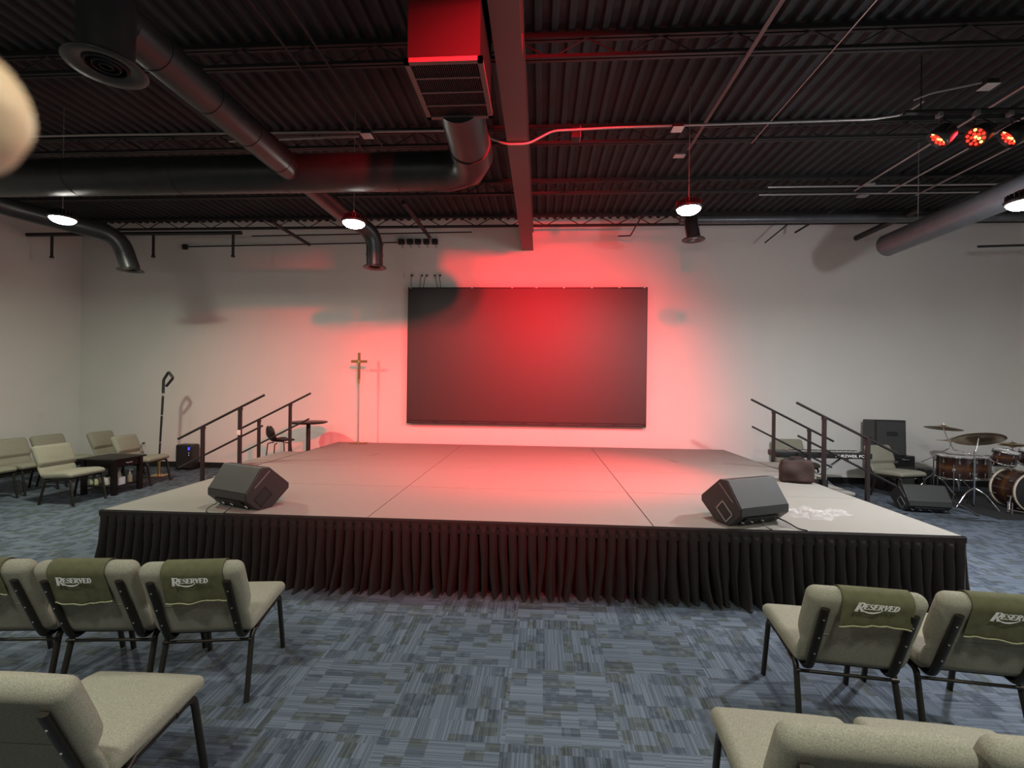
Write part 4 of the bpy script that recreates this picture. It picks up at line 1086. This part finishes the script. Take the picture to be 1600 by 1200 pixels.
MB().cyl((0, 0, .01), (0, 0, .20), .007, 8).build('pole', 'steel_black', t)
MB().cyl((0, -.03, .21), (0, .06, .21), .022, 14).build('head', 'black_plastic', t)
t = thing('accessory_case', 'small black case standing behind the large floor tom', 'case', (7.30, 4.88, 0))
MB().cbox((0, 0, .17), (.30, .18, .34), .02).build('case_body', 'black_plastic', t)
bar('folded_stand', [(6.22, 3.35, .22), (6.45, 2.98, .01)], .014, 'steel_black', 'folded black stand leg leaning on the floor monitor by the drums', 'stand')

# thin black bar high on the right
bar('hanging_rod', [(6.85, 3.5, 3.95), (8.9, 3.5, 4.0)], .018, 'steel_black', 'thin black level rod high at the right wall', 'rod')

# ------------------------------------------------------------------ camera
CAM = V(.266, -3.894, 1.782); YAW, PIT, ROL, FO = .0623858, .0001, .0122622, 719.115
f = V(-math.sin(YAW)*math.cos(PIT), math.cos(YAW)*math.cos(PIT), math.sin(PIT)); r0 = V(math.cos(YAW), math.sin(YAW), 0); u0 = r0.cross(f)
rt = r0*math.cos(ROL) + u0*math.sin(ROL); up = -r0*math.sin(ROL) + u0*math.cos(ROL)
cam = bpy.data.cameras.new('camera'); co = bpy.data.objects.new('camera', cam); COL.objects.link(co); SC.camera = co
cam.sensor_fit = 'HORIZONTAL'; cam.sensor_width = 36; cam.lens = FO/1600*36; cam.clip_start = .01; cam.clip_end = 100
mtx = Matrix((( rt.x, up.x, -f.x, CAM.x), (rt.y, up.y, -f.y, CAM.y), (rt.z, up.z, -f.z, CAM.z), (0, 0, 0, 1)))
co.matrix_world = mtx
cam.dof.use_dof = True; cam.dof.focus_distance = 6.5; cam.dof.aperture_fstop = 8.5

# the photographer's own fingertip reaching in beside the lens
fg = thing('finger', 'bare out-of-focus fingertip at the upper left edge of the picture', 'finger', tuple(CAM + rt*(-.0652) + up*.0372 + f*.060))
fg.rotation_euler = mtx.to_3x3().to_euler()
pth = [(-.0005, 0, 0), (-.0015, 0, 0), (-.0035, 0, 0), (-.007, 0, 0), (-.012, 0, 0), (-.020, 0, .0005), (-.027, -.0005, .001), (-.035, -.001, .002), (-.045, -.003, .006), (-.055, -.006, .014), (-.062, -.010, .026), (-.066, -.014, .040)]
rad = [.10, .36, .60, .82, .96, 1.0, 1.03, 1.0, 1.04, 1.10, 1.12, 1.1]
MB().tube([V(p[0]*1.15, p[1], p[2]) for p in pth], (.0078*1.42), 24, r2=.0115, radii=rad).build('skin', 'skin', fg)
MB().rbox((-.009, 0, .0072), (.011, .0105, .0016), .0007, nx=4, ny=6, seg=2, fn=lambda x, y, z: (x, y, z - y*y*55)).build('nail', 'nail', fg)

# ------------------------------------------------------------------ world + view
w = bpy.data.worlds.new('world'); SC.world = w; w.use_nodes = True
w.node_tree.nodes['Background'].inputs[0].default_value = (.5, .55, .6, 1); w.node_tree.nodes['Background'].inputs[1].default_value = .0
SC.view_settings.view_transform = 'Standard'; SC.view_settings.look = 'None'; SC.view_settings.gamma = 1; SC.view_settings.exposure = .0
SC.view_settings.use_curve_mapping = False
